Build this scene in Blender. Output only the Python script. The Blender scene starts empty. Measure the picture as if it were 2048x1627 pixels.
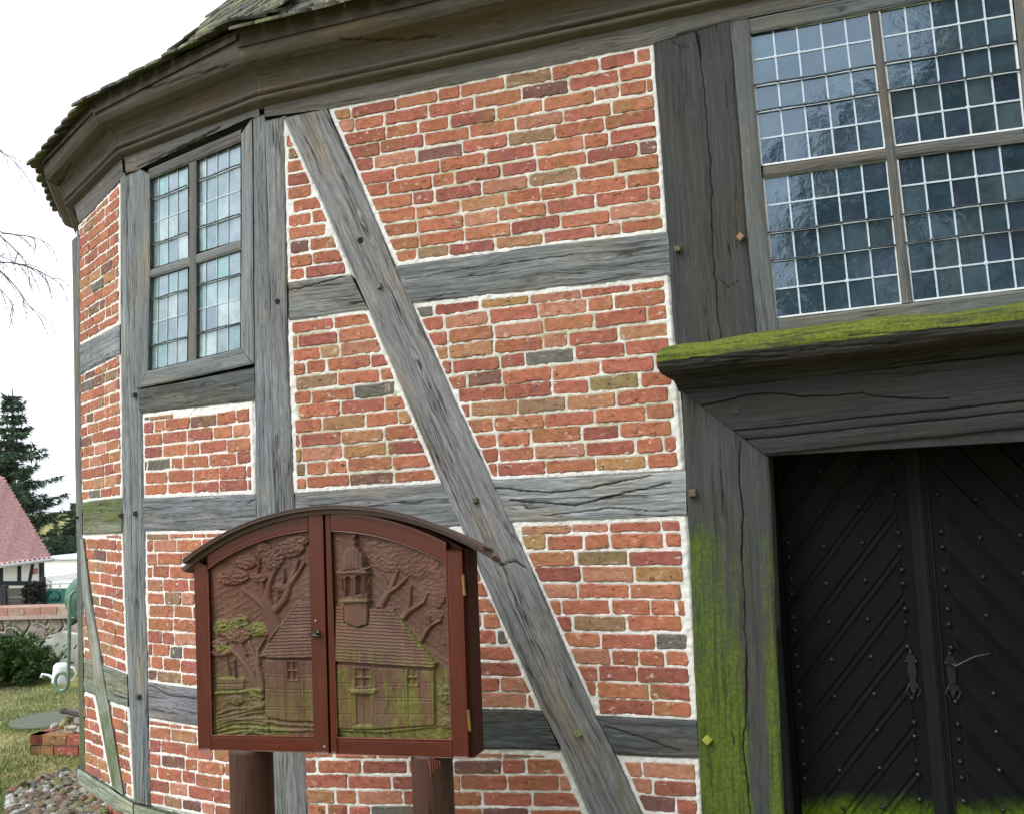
import bpy, math, random
import numpy as np
from mathutils import Matrix, Vector
R=math.radians
# ------------------------------------------------------------ camera
S=1.13
D=4.0*S; EZ=2.05                      # camera stands D metres in front of the long wall, eye height EZ
FPX=1900.0; YAW,PIT,ROL=0.3433,0.0803,0.05116
def _rot():
    a,b,c=YAW,PIT,ROL
    Rz=np.array([[math.cos(a),-math.sin(a),0],[math.sin(a),math.cos(a),0],[0,0,1]])
    Rx=np.array([[1,0,0],[0,math.cos(b),-math.sin(b)],[0,math.sin(b),math.cos(b)]])
    Ry=np.array([[math.cos(c),0,math.sin(c)],[0,1,0],[-math.sin(c),0,math.cos(c)]])
    return Rz@Rx@Ry
RM=_rot(); CP=np.array([0,-D,EZ])
scn=bpy.context.scene; col=scn.collection
cd=bpy.data.cameras.new('camera'); cam=bpy.data.objects.new('camera',cd); col.objects.link(cam)
M=np.eye(4); M[:3,0]=RM[:,0]; M[:3,1]=RM[:,2]; M[:3,2]=-RM[:,1]; M[:3,3]=CP
cam.matrix_world=Matrix(M.tolist())
cd.sensor_width=36; cd.lens=FPX/2048*36; cd.clip_end=2000; cd.clip_start=.05
scn.camera=cam
# ------------------------------------------------------------ world, sun, exposure (overcast)
wd=bpy.data.worlds.new('World'); scn.world=wd; wd.use_nodes=True
nt=wd.node_tree; nt.nodes.clear()
sky=nt.nodes.new('ShaderNodeTexSky'); sky.sky_type='NISHITA'; sky.sun_disc=False
SUN_EL,SUN_AZ=R(48),R(215)            # azimuth clockwise from +Y
sky.sun_elevation=SUN_EL; sky.sun_rotation=SUN_AZ; sky.air_density=1.0; sky.dust_density=4.0; sky.ozone_density=1
hs=nt.nodes.new('ShaderNodeHueSaturation'); hs.inputs['Saturation'].default_value=.22
bg=nt.nodes.new('ShaderNodeBackground'); bg.inputs['Strength'].default_value=.15
wo=nt.nodes.new('ShaderNodeOutputWorld')
mxs=nt.nodes.new('ShaderNodeMix'); mxs.data_type='RGBA'; mxs.inputs[0].default_value=.6; mxs.inputs[7].default_value=(4.5,4.8,5.25,1)  # cloud veil
nt.links.new(sky.outputs[0],hs.inputs['Color']); nt.links.new(hs.outputs[0],mxs.inputs[6]); nt.links.new(mxs.outputs[2],bg.inputs[0]); nt.links.new(bg.outputs[0],wo.inputs[0])
sl=bpy.data.lights.new('sun','SUN'); sl.energy=0.5; sl.angle=R(25); sl.color=(1,.97,.93)
so=bpy.data.objects.new('sun',sl); col.objects.link(so)
sd=Vector((math.sin(SUN_AZ)*math.cos(SUN_EL),math.cos(SUN_AZ)*math.cos(SUN_EL),math.sin(SUN_EL)))
so.rotation_euler=sd.to_track_quat('Z','Y').to_euler(); so.location=sd*30
scn.view_settings.view_transform='Standard'; scn.view_settings.look='None'
scn.view_settings.exposure=1.28; scn.view_settings.gamma=1
try: scn.cycles.max_bounces=6
except Exception: pass

# ------------------------------------------------------------ helpers: projection
def ray(x,y):
    x=np.asarray(x,float);y=np.asarray(y,float)
    d=np.stack([x-1024,np.full_like(x,FPX),813.5-y],-1)
    return d@RM.T
def project(P):
    q=(np.asarray(P)-CP)@RM
    return 1024+q[...,0]/q[...,1]*FPX, 813.5-q[...,2]/q[...,1]*FPX
def at(x,y,depth):                     # world point seen at photo pixel x,y at a real depth in metres
    return CP+ray(x,y)/FPX*depth
def on_ground(x,y,z=0.0):
    r=ray(x,y); return CP+r*((z-EZ)/r[...,2:3] if r.ndim>1 else (z-EZ)/r[2])
class Facet:
    def __init__(s,P,d,n):
        s.P=np.array(P,float); s.d=np.array(d,float); s.n=np.array(n,float)
        s.flip=(s.d[0]*0+np.cross([s.d[0],s.d[1],0],[0,0,1])[:2]@s.n)<0
    def w(s,a,z,o=0):
        a=np.asarray(a,float);z=np.asarray(z,float);o=np.broadcast_to(o,a.shape)
        return np.stack([s.P[0]+s.d[0]*a+s.n[0]*o,s.P[1]+s.d[1]*a+s.n[1]*o,z],-1)
    def pix(s,x,y,o=0):
        r=ray(x,y); P=s.P+s.n*o
        t=((P-CP[:2])@s.n)/(r[...,:2]@s.n)
        q=CP+r*t[...,None]
        return np.stack([(q[...,:2]-s.P)@s.d,q[...,2]],-1)
    def pl(s,pts,o=0): 
        a=np.array(pts,float); return s.pix(a[:,0],a[:,1],o)
P0=np.array([-2.6750427*S,0.]); AB=R(17.4207); AC=AB+R(12.126); AD=AC+R(21.0)
dB=np.array([-math.cos(AB),math.sin(AB)]); P1=P0+1.27951*S*dB
dC=np.array([-math.cos(AC),math.sin(AC)]); P2=P1+1.023*S*dC
dD=np.array([-math.cos(AD),math.sin(AD)]); P3=P2+1.2*dD
FA=Facet(P0,(1,0),(0,-1)); FB=Facet(P0,dB,(-math.sin(AB),-math.cos(AB)))
FC=Facet(P1,dC,(-math.sin(AC),-math.cos(AC))); FD=Facet(P2,dD,(-math.sin(AD),-math.cos(AD)))
BOARD_Y=-0.95
FN=Facet((0,BOARD_Y),(1,0),(0,-1))
# ------------------------------------------------------------ helpers: noise
def _h(ix,iy,seed):
    h=(ix.astype(np.int64)*374761393+iy.astype(np.int64)*668265263+seed*1442695041)&0x7fffffff
    h=((h^(h>>13))*1274126177)&0x7fffffff
    return ((h^(h>>16))&0xffff)/65535.0
def vn(x,y,seed=0):
    x=np.asarray(x,float);y=np.asarray(y,float)
    ix=np.floor(x);iy=np.floor(y);fx=x-ix;fy=y-iy
    fx=fx*fx*(3-2*fx);fy=fy*fy*(3-2*fy)
    a=_h(ix,iy,seed);b=_h(ix+1,iy,seed);c=_h(ix,iy+1,seed);d=_h(ix+1,iy+1,seed)
    return a+(b-a)*fx+(c-a)*fy+(a-b-c+d)*fx*fy
def fbm(x,y,seed=0,o=4):
    s=0;a=.5;t=0
    for i in range(o): s=s+a*vn(x,y,seed+i*17);t+=a;a*=.5;x=np.asarray(x)*2.03;y=np.asarray(y)*2.03
    return s/t
def ss(a,b,x): t=np.clip((np.asarray(x)-a)/(b-a),0,1);return t*t*(3-2*t)
def segd(px,py,pts):                   # distance to polyline
    d=np.full(np.shape(px),1e9)
    for (ax,ay),(bx,by) in zip(pts[:-1],pts[1:]):
        vx,vy=bx-ax,by-ay;L=vx*vx+vy*vy+1e-12
        t=np.clip(((px-ax)*vx+(py-ay)*vy)/L,0,1)
        d=np.minimum(d,np.hypot(px-ax-t*vx,py-ay-t*vy))
    return d
# ------------------------------------------------------------ helpers: meshes
def mk(name,V,F,mat,parent=None,uv=None,att=None,smooth=True,colr=None):
    V=np.asarray(V,np.float32).reshape(-1,3)
    me=bpy.data.meshes.new(name)
    if isinstance(F,np.ndarray):
        k=F.shape[1];me.vertices.add(len(V));me.vertices.foreach_set('co',V.ravel())
        me.loops.add(F.size);me.loops.foreach_set('vertex_index',F.astype(np.int32).ravel())
        me.polygons.add(len(F));me.polygons.foreach_set('loop_start',np.arange(0,F.size,k,dtype=np.int32))
        me.update(calc_edges=True);me.validate()
    else:
        me.from_pydata([tuple(map(float,v)) for v in V],[],[tuple(map(int,f)) for f in F]);me.update()
    if smooth: me.polygons.foreach_set('use_smooth',np.ones(len(me.polygons),bool))
    li=np.zeros(len(me.loops),np.int32);me.loops.foreach_get('vertex_index',li)
    if uv is not None:
        l=me.uv_layers.new(name='grain');l.data.foreach_set('uv',np.asarray(uv,np.float32)[li].ravel())
    for k,a in (att or {}).items():
        at_=me.attributes.new(k,'FLOAT','POINT');at_.data.foreach_set('value',np.asarray(a,np.float32).ravel())
    if colr is not None:
        ca=me.attributes.new('tint','FLOAT_COLOR','POINT')
        c=np.asarray(colr,np.float32)
        if c.ndim==1: c=np.tile(c,(len(V),1))
        c=np.concatenate([c[:,:3],np.ones((len(c),1),np.float32)],1);ca.data.foreach_set('color',c.ravel())
    me.materials.append(mat)
    o=bpy.data.objects.new(name,me);col.objects.link(o)
    if parent is not None:
        o.parent=parent
        if parent.type=='EMPTY': o.matrix_parent_inverse=Matrix.Translation(-parent.location)
    return o
def root(name,loc,label,cat,group=None):
    o=bpy.data.objects.new(name,None);col.objects.link(o);o.location=[float(v) for v in loc];o.empty_display_size=.2
    return tag(o,label,cat,group)
def tag(o,label,cat,group=None,kind=None):
    if label:o['label']=label
    if cat:o['category']=cat
    if group:o['group']=group
    if kind:o['kind']=kind
    return o
class MB:                              # collects pieces into one mesh
    def __init__(s): s.V=[];s.F=[];s.n=0;s.C=[]
    def add(s,V,F,c=(1,1,1)):
        V=np.asarray(V,float).reshape(-1,3);s.V.append(V);s.F+= [tuple(int(i)+s.n for i in f) for f in F];s.n+=len(V);s.C.append(np.tile(np.array(c,float),(len(V),1)));return s
    def hexa(s,p,c=(1,1,1)):             # 8 corners: bottom 0-3, top 4-7
        return s.add(p,[(0,3,2,1),(4,5,6,7),(0,1,5,4),(1,2,6,5),(2,3,7,6),(3,0,4,7)],c)
    def box(s,x0,x1,y0,y1,z0,z1,c=(1,1,1)):
        return s.hexa([(x0,y0,z0),(x1,y0,z0),(x1,y1,z0),(x0,y1,z0),(x0,y0,z1),(x1,y0,z1),(x1,y1,z1),(x0,y1,z1)],c)
    def tube(s,pts,r,k=8,c=(1,1,1),cap=True,closed=False):
        pts=[np.array(p,float) for p in pts];n=len(pts)
        rr=r if hasattr(r,'__len__') else [r]*n
        V=[];up=None
        for i,p in enumerate(pts):
            if closed: t=pts[(i+1)%n]-pts[i-1]
            else: t=pts[min(i+1,n-1)]-pts[max(i-1,0)]
            t=t/(np.linalg.norm(t)+1e-9)
            if up is None:
                up=np.array([0,0,1.]) if abs(t[2])<.9 else np.array([1.,0,0])
            a=np.cross(t,up);a/=np.linalg.norm(a)+1e-9;b=np.cross(a,t);up=b
            for j in range(k):
                q=2*math.pi*j/k;V.append(p+rr[i]*(math.cos(q)*a+math.sin(q)*b))
        F=[]
        m=n if closed else n-1
        for i in range(m):
            i2=(i+1)%n
            for j in range(k): F.append((i*k+j,i*k+(j+1)%k,i2*k+(j+1)%k,i2*k+j))
        if cap and not closed: F.append(tuple(range(k))[::-1]);F.append(tuple((n-1)*k+j for j in range(k)))
        return s.add(V,F,c)
    def lathe(s,prof,c0,axis=(0,0,1),k=24,c=(1,1,1)):
        axis=np.array(axis,float);axis/=np.linalg.norm(axis)
        up=np.array([1.,0,0]) if abs(axis[0])<.9 else np.array([0,1.,0])
        a=np.cross(axis,up);a/=np.linalg.norm(a);b=np.cross(axis,a);V=[];c0=np.array(c0,float)
        for r,h in prof:
            for j in range(k):
                q=2*math.pi*j/k;V.append(c0+axis*h+r*(math.cos(q)*a+math.sin(q)*b))
        F=[(i*k+j,i*k+(j+1)%k,(i+1)*k+(j+1)%k,(i+1)*k+j) for i in range(len(prof)-1) for j in range(k)]
        return s.add(V,F,c)
    def build(s,name,mat,parent=None,smooth=False):
        V=np.concatenate(s.V);return mk(name,V,s.F,mat,parent,smooth=smooth,colr=np.concatenate(s.C))
# ------------------------------------------------------------ materials
def newmat(name):
    m=bpy.data.materials.new(name);m.use_nodes=True;n=m.node_tree;n.nodes.clear()
    o=n.nodes.new('ShaderNodeOutputMaterial');b=n.nodes.new('ShaderNodeBsdfPrincipled');n.links.new(b.outputs[0],o.inputs[0])
    return m,n,b
class NB:
    def __init__(s,n): s.n=n
    def a(s,t,**k):
        x=s.n.nodes.new(t)
        for q,v in k.items(): setattr(x,q,v)
        return x
    def l(s,a,b): s.n.links.new(a,b)
    def val(s,sock,v):
        if hasattr(v,'is_output'): s.l(v,sock)
        else: sock.default_value=v
    def math(s,op,a,b=0.0,c=0.0,clamp=False):
        x=s.a('ShaderNodeMath',operation=op,use_clamp=clamp);s.val(x.inputs[0],a);s.val(x.inputs[1],b);s.val(x.inputs[2],c);return x.outputs[0]
    def mix(s,f,a,b,mode='MIX'):
        x=s.a('ShaderNodeMix',data_type='RGBA',blend_type=mode);s.val(x.inputs[0],f);s.val(x.inputs[6],a);s.val(x.inputs[7],b);return x.outputs[2]
    def noise(s,vec,scale,detail=4,rough=.6,dist=0):
        x=s.a('ShaderNodeTexNoise');s.l(vec,x.inputs['Vector']);x.inputs['Scale'].default_value=scale;x.inputs['Detail'].default_value=detail;x.inputs['Roughness'].default_value=rough;x.inputs['Distortion'].default_value=dist;return x.outputs['Fac']
    def ramp(s,f,*st):
        x=s.a('ShaderNodeValToRGB');s.l(f,x.inputs[0]);e=x.color_ramp.elements
        while len(e)<len(st): e.new(.5)
        for q,(p,c) in zip(e,st): q.position=p;q.color=(c,c,c,1) if not hasattr(c,'__len__') else (*c,1)
        return x.outputs[0]
    def vmul(s,vec,v):
        x=s.a('ShaderNodeVectorMath',operation='MULTIPLY');s.l(vec,x.inputs[0]);x.inputs[1].default_value=v;return x.outputs[0]
    def sm(s,f,a,b):
        x=s.a('ShaderNodeMapRange',interpolation_type='SMOOTHSTEP');s.val(x.inputs[0],f);x.inputs[1].default_value=a;x.inputs[2].default_value=b;return x.outputs[0]
    def bump(s,h,bsdf,strength=.5,dist=.01):
        x=s.a('ShaderNodeBump');s.l(h,x.inputs['Height']);x.inputs['Strength'].default_value=strength;x.inputs['Distance'].default_value=dist;s.l(x.outputs[0],bsdf.inputs['Normal'])
    def attr(s,name): return s.a('ShaderNodeAttribute',attribute_name=name)
MOSS=(.060,.088,.006,1)
def wood_mat(name,grain=1.0,contrast=1.0,rough=.85,spec=.25,line=1.0,bd=.004,mosscol=MOSS,mg=2.4):
    m,n,b=newmat(name);q=NB(n)
    uv=q.a('ShaderNodeUVMap',uv_map='grain').outputs[0]
    wob=q.a('ShaderNodeTexNoise');q.l(q.vmul(uv,(3.0,5.0,1)),wob.inputs['Vector']);wob.inputs['Scale'].default_value=1;wob.inputs['Detail'].default_value=2
    w2=q.a('ShaderNodeVectorMath',operation='MULTIPLY_ADD');q.l(wob.outputs['Color'],w2.inputs[0]);w2.inputs[1].default_value=(0,.03*grain,0);q.l(uv,w2.inputs[2]);v=w2.outputs[0]
    n1=q.noise(q.vmul(v,(2.2,50,1)),1,5,.7); n2=q.noise(q.vmul(v,(14,330,1)),1,3,.6); n3=q.noise(q.vmul(v,(1.6,9,1)),1,3,.5)
    r1=q.math('ABSOLUTE',q.math('SUBTRACT',q.noise(q.vmul(v,(1.1,26,1)),1,3,.55),.5))
    ln=q.sm(r1,.0,.022)                 # 0 on the check lines
    gate=q.sm(q.noise(q.vmul(v,(1.3,12,7)),1,2,.5),.46,.60)
    ln=q.math('MAXIMUM',ln,q.math('SUBTRACT',1.0,q.math('MULTIPLY',gate,line)))
    f=q.math('ADD',q.math('MULTIPLY',n1,.44),q.math('ADD',q.math('MULTIPLY',n2,.42),q.math('MULTIPLY',n3,.14)))
    tint=q.attr('tint').outputs['Color']
    lo,hi=.5-.16/contrast**.5,.5+.17
    val=q.ramp(f,(lo,1-.78*min(1,contrast*.85)),(.5,.85),(hi,1.7*contrast**.3))
    c=q.mix(1.0,tint,val,'MULTIPLY')
    hue=q.noise(q.vmul(v,(1.5,4,3)),1,2,.5)
    c=q.mix(q.sm(hue,.45,.7),c,q.mix(1.0,c,(1.16,1.0,.82,1),'MULTIPLY'))
    c=q.mix(q.math('SUBTRACT',1.0,ln),c,q.mix(1.0,c,(.13,.12,.11,1),'MULTIPLY'))
    ms=q.attr('moss').outputs['Fac'];tc=q.a('ShaderNodeTexCoord').outputs['Object'];c=q.mix(1.0,c,(1.005,1.0,.98,1),'MULTIPLY')
    mn=q.math('ADD',q.math('MULTIPLY',q.noise(tc,28,5,.7),.6),q.math('MULTIPLY',q.noise(tc,6,4,.65),.4));mm=q.math('ADD',ms,q.math('MULTIPLY',q.math('SUBTRACT',q.math('ADD',q.math('MULTIPLY',mn,.55),q.math('MULTIPLY',f,.45)),.5),mg),clamp=True)
    mm=q.math('MULTIPLY',q.sm(mm,.25,.85),q.sm(ms,0.01,.15))
    mc=q.mix(q.sm(q.noise(tc,60,4,.7),.35,.65),mosscol,tuple(x*1.8 for x in mosscol[:3])+(1,))
    mc=q.mix(q.sm(q.noise(q.vmul(v,(3,60,1)),1,3,.7),.5,.62),mc,q.mix(1.0,mc,(.45,.5,.5,1),'MULTIPLY'))
    c=q.mix(q.math('MULTIPLY',mm,.82),c,mc)
    ck=q.attr('crack').outputs['Fac']
    c=q.mix(ck,c,(.008,.007,.006,1))
    q.l(c,b.inputs['Base Color']);b.inputs['Roughness'].default_value=rough;b.inputs['Specular IOR Level'].default_value=spec
    h=q.math('ADD',q.math('MULTIPLY',n1,.5),q.math('ADD',q.math('MULTIPLY',n2,.35),q.math('MULTIPLY',ln,.9)))
    h=q.math('ADD',h,q.math('MULTIPLY',q.math('MULTIPLY',mm,mn),.8))
    q.bump(h,b,.8,bd)
    return m
MW=wood_mat('weathered_oak',contrast=1.5)
MHOOD=wood_mat('mossy_oak',contrast=1.5,mosscol=(.088,.110,.010,1),mg=1.8)
MWS=wood_mat('smooth_oak',grain=.8,contrast=.75,line=.6,bd=.0025)
MWC=wood_mat('cornice_oak',grain=1.2,contrast=.65,line=.45,bd=.003)
MSTAIN=wood_mat('stained_brown_wood',grain=.6,contrast=.6,rough=.33,spec=.38,line=0,bd=.0008)
def simple(name,base,rough=.8,spec=.3,metal=0,nscale=20,amt=.35,bs=.3,bd=.005,detail=5,tint=False):
    m,n,b=newmat(name);q=NB(n);tc=q.a('ShaderNodeTexCoord').outputs['Object']
    f=q.noise(tc,nscale,detail,.65)
    src=q.attr('tint').outputs['Color'] if tint else (*base,1)
    v=q.ramp(f,(.3,1-amt),(.7,1+amt))
    c=q.mix(1.0,src,v,'MULTIPLY');q.l(c,b.inputs['Base Color'])
    b.inputs['Roughness'].default_value=rough;b.inputs['Specular IOR Level'].default_value=spec;b.inputs['Metallic'].default_value=metal
    if bs: q.bump(f,b,bs,bd)
    return m
def brick_mat():
    m,n,b=newmat('brick');q=NB(n);tc=q.a('ShaderNodeTexCoord').outputs['Object'];t=q.attr('tint').outputs['Color']
    f=q.noise(tc,26,6,.65);g=q.noise(tc,150,3,.7)
    c=q.mix(1.0,t,q.ramp(f,(.3,.72),(.5,1.0),(.72,1.28)),'MULTIPLY')
    c=q.mix(q.sm(q.noise(tc,13,4,.6),.56,.7),c,q.mix(1.0,c,(.75,.85,1.15,1),'MULTIPLY'))
    c=q.mix(q.math('MULTIPLY',q.sm(q.noise(tc,4.5,5,.65),.52,.68),.36),c,(.20,.17,.04,1))
    c=q.mix(q.math('MULTIPLY',q.sm(q.noise(tc,9,5,.7,.5),.63,.70),.38),c,(.62,.50,.42,1))
    c=q.mix(q.math('MULTIPLY',q.sm(q.noise(q.vmul(tc,(1,1,1.6)),20,5,.75),.60,.66),.7),c,(.60,.56,.48,1))
    pit=q.noise(q.vmul(tc,(1,1,2.2)),34,2,.5,1.2)
    pm=q.sm(pit,.665,.70)
    c=q.mix(q.math('MULTIPLY',pm,.8),c,(.035,.02,.015,1))
    q.l(c,b.inputs['Base Color']);b.inputs['Roughness'].default_value=.9;b.inputs['Specular IOR Level'].default_value=.2
    h=q.math('ADD',q.math('MULTIPLY',f,1.0),q.math('MULTIPLY',g,.25));h=q.math('SUBTRACT',h,q.math('MULTIPLY',pm,.7))
    q.bump(h,b,.75,.006);return m
def mortar_mat():
    m,n,b=newmat('lime_mortar');q=NB(n);tc=q.a('ShaderNodeTexCoord').outputs['Object'];w=q.attr('white').outputs['Fac']
    f=q.noise(tc,60,6,.7);g=q.noise(tc,3.0,4,.6)
    w2=q.math('ADD',w,q.math('MULTIPLY',q.math('SUBTRACT',q.noise(tc,7,5,.7),.5),1.6),clamp=True)
    old=q.mix(q.sm(g,.42,.66),(.66,.64,.56,1),(.46,.45,.30,1))
    c=q.mix(q.sm(w2,.2,.7),old,(.78,.77,.74,1))
    c=q.mix(1.0,c,q.ramp(f,(.3,.78),(.65,1.08)),'MULTIPLY')
    q.l(c,b.inputs['Base Color']);b.inputs['Roughness'].default_value=.95;b.inputs['Specular IOR Level'].default_value=.15
    q.bump(f,b,.8,.006);return m
MBR=brick_mat();MMO=mortar_mat()
M_IRON=simple('dark_iron',(.05,.055,.065),.42,.6,.7,60,.4,.3,.002)
M_IRON2=simple('black_ironwork',(.009,.011,.014),.4,.4,0,60,.4,.3,.002)
M_BLACK=simple('black_void',(.006,.006,.006),.95,.05,0,10,.1,0)
M_GREY_TINT=simple('tinted',(1,1,1),.8,.25,0,25,.3,.4,.006,tint=True)
M_PLASTER=simple('white_plaster',(.78,.79,.78),.9,.2,0,8,.08,.2)
M_PUTTY=simple('white_paint',(.74,.77,.78),.6,.4,0,80,.12,.2,.001)
M_LEAD=simple('lead_came',(.50,.58,.66),.5,.5,.15,150,.25,.2,.001)
M_BRASS=simple('brass',(.34,.22,.09),.35,.5,.9,90,.3,.1,.001)
M_DKPAINT=simple('board_roof_brown',(.075,.042,.036),.5,.45,0,60,.35,.2,.001)

# ------------------------------------------------------------ timbers
def resample(P,n):
    P=np.asarray(P,float);L=np.r_[0,np.cumsum(np.hypot(*np.diff(P,axis=0).T))];t=np.linspace(0,L[-1],n)
    return np.stack([np.interp(t,L,P[:,0]),np.interp(t,L,P[:,1])],1)
def timber(name,F,Lp,Rp,parent,o=.012,res=(.01,.006),px=True,depth=.05,seed=1,tint=(.2,.205,.21),cracks=(),moss=None,rough=.0018,wob=.005,mat=None,rnd=.006,height=None,knots=1,uvswap=False):
    if px: Lp=F.pl(Lp,o);Rp=F.pl(Rp,o)
    Lp=np.asarray(Lp,float);Rp=np.asarray(Rp,float)
    mid0=(Lp[0]+Rp[0])/2;mid1=(Lp[-1]+Rp[-1])/2
    length=np.hypot(*(mid1-mid0));width=np.hypot(*(Lp-Rp).T if len(Lp)==len(Rp) else (Lp[0]-Rp[0])).mean()
    nu=max(4,int(length/res[0]));nv=max(5,int(width/res[1]))
    A=resample(Lp,nu);B=resample(Rp,nu)
    u=np.linspace(0,length,nu);v=np.linspace(0,1,nv)
    U,Vv=np.meshgrid(u,v,indexing='ij')
    G=A[:,None]*(1-Vv[...,None])+B[:,None]*Vv[...,None]
    Lf=length
    ax=(mid1-mid0)/length;cr=(B-A);cr=cr/np.linalg.norm(cr,axis=1)[:,None]
    eL=(fbm(u*5,u*0+seed,seed,4)-.5)*2*wob;eR=(fbm(u*5,u*0+seed+9,seed+3,4)-.5)*2*wob
    G=G+cr[:,None]*(eL[:,None]*(1-Vv)+eR[:,None]*Vv)[...,None]
    VW=Vv*width
    O=(fbm(U*3,VW*25,seed,4)-.5)*2*rough*1.6+(fbm(U*1.2,VW*3,seed+5,2)-.5)*2*rough
    ed=np.minimum(VW,width-VW);O=O-rnd*(1-ss(0,rnd*1.8,ed))
    if height is not None: O=O+height(U,VW,length,width)
    ck=np.zeros_like(U)
    for c in cracks:
        pts,wd_,dp=c;cp=F.pl(pts,o) if px!='sz' else pts
        n_=(fbm(U*25,VW*0+3,seed+31,3)-.5)*.012
        d=segd(G[...,0]+n_*cr[:,None,0],G[...,1]+n_*cr[:,None,1],cp)
        wv=wd_*(.5+1.0*fbm(U*9,U*0,seed+77,2))
        k=1-ss(wv*.35,wv,d);O=O-k*dp;ck=np.maximum(ck,k)
    mo=np.zeros_like(U)
    if moss is not None:
        W=F.w(G[...,0],G[...,1],o);X,Y=project(W);mo=moss(X,Y,U,VW)
    # knots: bend the grain around them
    rs=np.random.RandomState(seed);UU=U.copy();VV=VW.copy()
    for i in range(knots*max(1,int(length/1.2))):
        ku=rs.uniform(.1,.9)*length;kv=rs.uniform(.2,.8)*width;r2=((U-ku)/.09)**2+((VW-kv)/.022)**2
        VV=VV+np.sign(VW-kv)*-.016*np.exp(-r2)*ss(0,.01,np.abs(VW-kv))
    V=F.w(G[...,0],G[...,1],o+O)
    idx=np.arange(nu*nv).reshape(nu,nv)
    q=np.stack([idx[:-1,:-1],idx[1:,:-1],idx[1:,1:],idx[:-1,1:]],-1).reshape(-1,4)
    # skirts
    ring=np.r_[idx[:,0],idx[-1,1:],idx[-2::-1,-1],idx[0,-2:0:-1]]
    Gr=G.reshape(-1,2)[ring];Vb=F.w(Gr[:,0],Gr[:,1],o-depth);nb=len(ring);base=nu*nv
    r2=np.roll(np.arange(nb),-1)
    sk=np.stack([ring,np.arange(nb)+base,r2+base,ring[r2]],-1)
    V=np.concatenate([V.reshape(-1,3),Vb]);q=np.concatenate([q,sk[:,::-1]])
    a,b_,c_=V[q[0,0]],V[q[0,1]],V[q[0,2]];nn=np.cross(b_-a,c_-a)
    if nn[:2]@F.n<0: q=q[:,::-1]
    uvU=UU.reshape(-1);uvV=VV.reshape(-1)
    uv=np.stack([np.r_[uvU,uvU[ring]]+seed*1.37,np.r_[uvV,uvV[ring]+.03]+seed*.71],1)
    ob=mk(name,V,q,mat or MW,parent,uv=uv,att={'crack':np.r_[ck.ravel(),np.zeros(nb)],'moss':np.r_[mo.ravel(),mo.ravel()[ring]]},colr=np.array(tint))
    return ob
def flat_strip(mb,F,quad,o,t=.01,c=(1,1,1),px=True):     # small slab from four corners
    P=F.pl(quad,o) if px else np.asarray(quad,float)
    b=F.w(P[:,0],P[:,1],o-t);f=F.w(P[:,0],P[:,1],o)
    mb.hexa(np.concatenate([b,f]),c)
# ------------------------------------------------------------ bricks
PAL=[((.38,.130,.070),10),((.35,.112,.072),7),((.38,.145,.075),7),((.30,.095,.070),4.5),((.40,.175,.11),3),((.19,.09,.075),2),((.25,.15,.085),.9),((.13,.12,.105),.7),((.37,.18,.09),1.5)]
_pw=np.array([p[1] for p in PAL]);_pw=_pw/_pw.sum()
def clip(poly,a,b):
    out=[];n=len(poly);ex,ey=b[0]-a[0],b[1]-a[1]
    def sd(p): return ex*(p[1]-a[1])-ey*(p[0]-a[0])
    for i in range(n):
        p,q=poly[i],poly[(i+1)%n];sp,sq=sd(p),sd(q)
        if sp>=0: out.append(p)
        if (sp>=0)!=(sq>=0):
            t=sp/(sp-sq);out.append((p[0]+(q[0]-p[0])*t,p[1]+(q[1]-p[1])*t))
    return out
def ccw(P):
    P=[tuple(p) for p in P];a=sum(P[i][0]*P[(i+1)%len(P)][1]-P[(i+1)%len(P)][0]*P[i][1] for i in range(len(P)))
    return P if a>0 else P[::-1]
def inset(P,d):
    n=len(P);L=[]
    for i in range(n):
        a=np.array(P[i]);b=np.array(P[(i+1)%n]);e=(b-a)/np.linalg.norm(b-a);nrm=np.array([-e[1],e[0]])
        L.append((a+nrm*(d[i] if hasattr(d,'__len__') else d),e))
    out=[]
    for i in range(n):
        p,e=L[i-1];q,f=L[i];den=e[0]*f[1]-e[1]*f[0]
        if abs(den)<1e-6: out.append(tuple(q));continue
        t=((q[0]-p[0])*f[1]-(q[1]-p[1])*f[0])/den;out.append(tuple(p+e*t))
    return out
def area(P): return .5*abs(sum(P[i][0]*P[(i+1)%len(P)][1]-P[(i+1)%len(P)][0]*P[i][1] for i in range(len(P))))
def pip(X,Y,P):
    r=np.ones(np.shape(X),bool)
    for i in range(len(P)):
        a,b=P[i],P[(i+1)%len(P)];r&=((b[0]-a[0])*(Y-a[1])-(b[1]-a[1])*(X-a[0]))>=0
    return r
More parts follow.
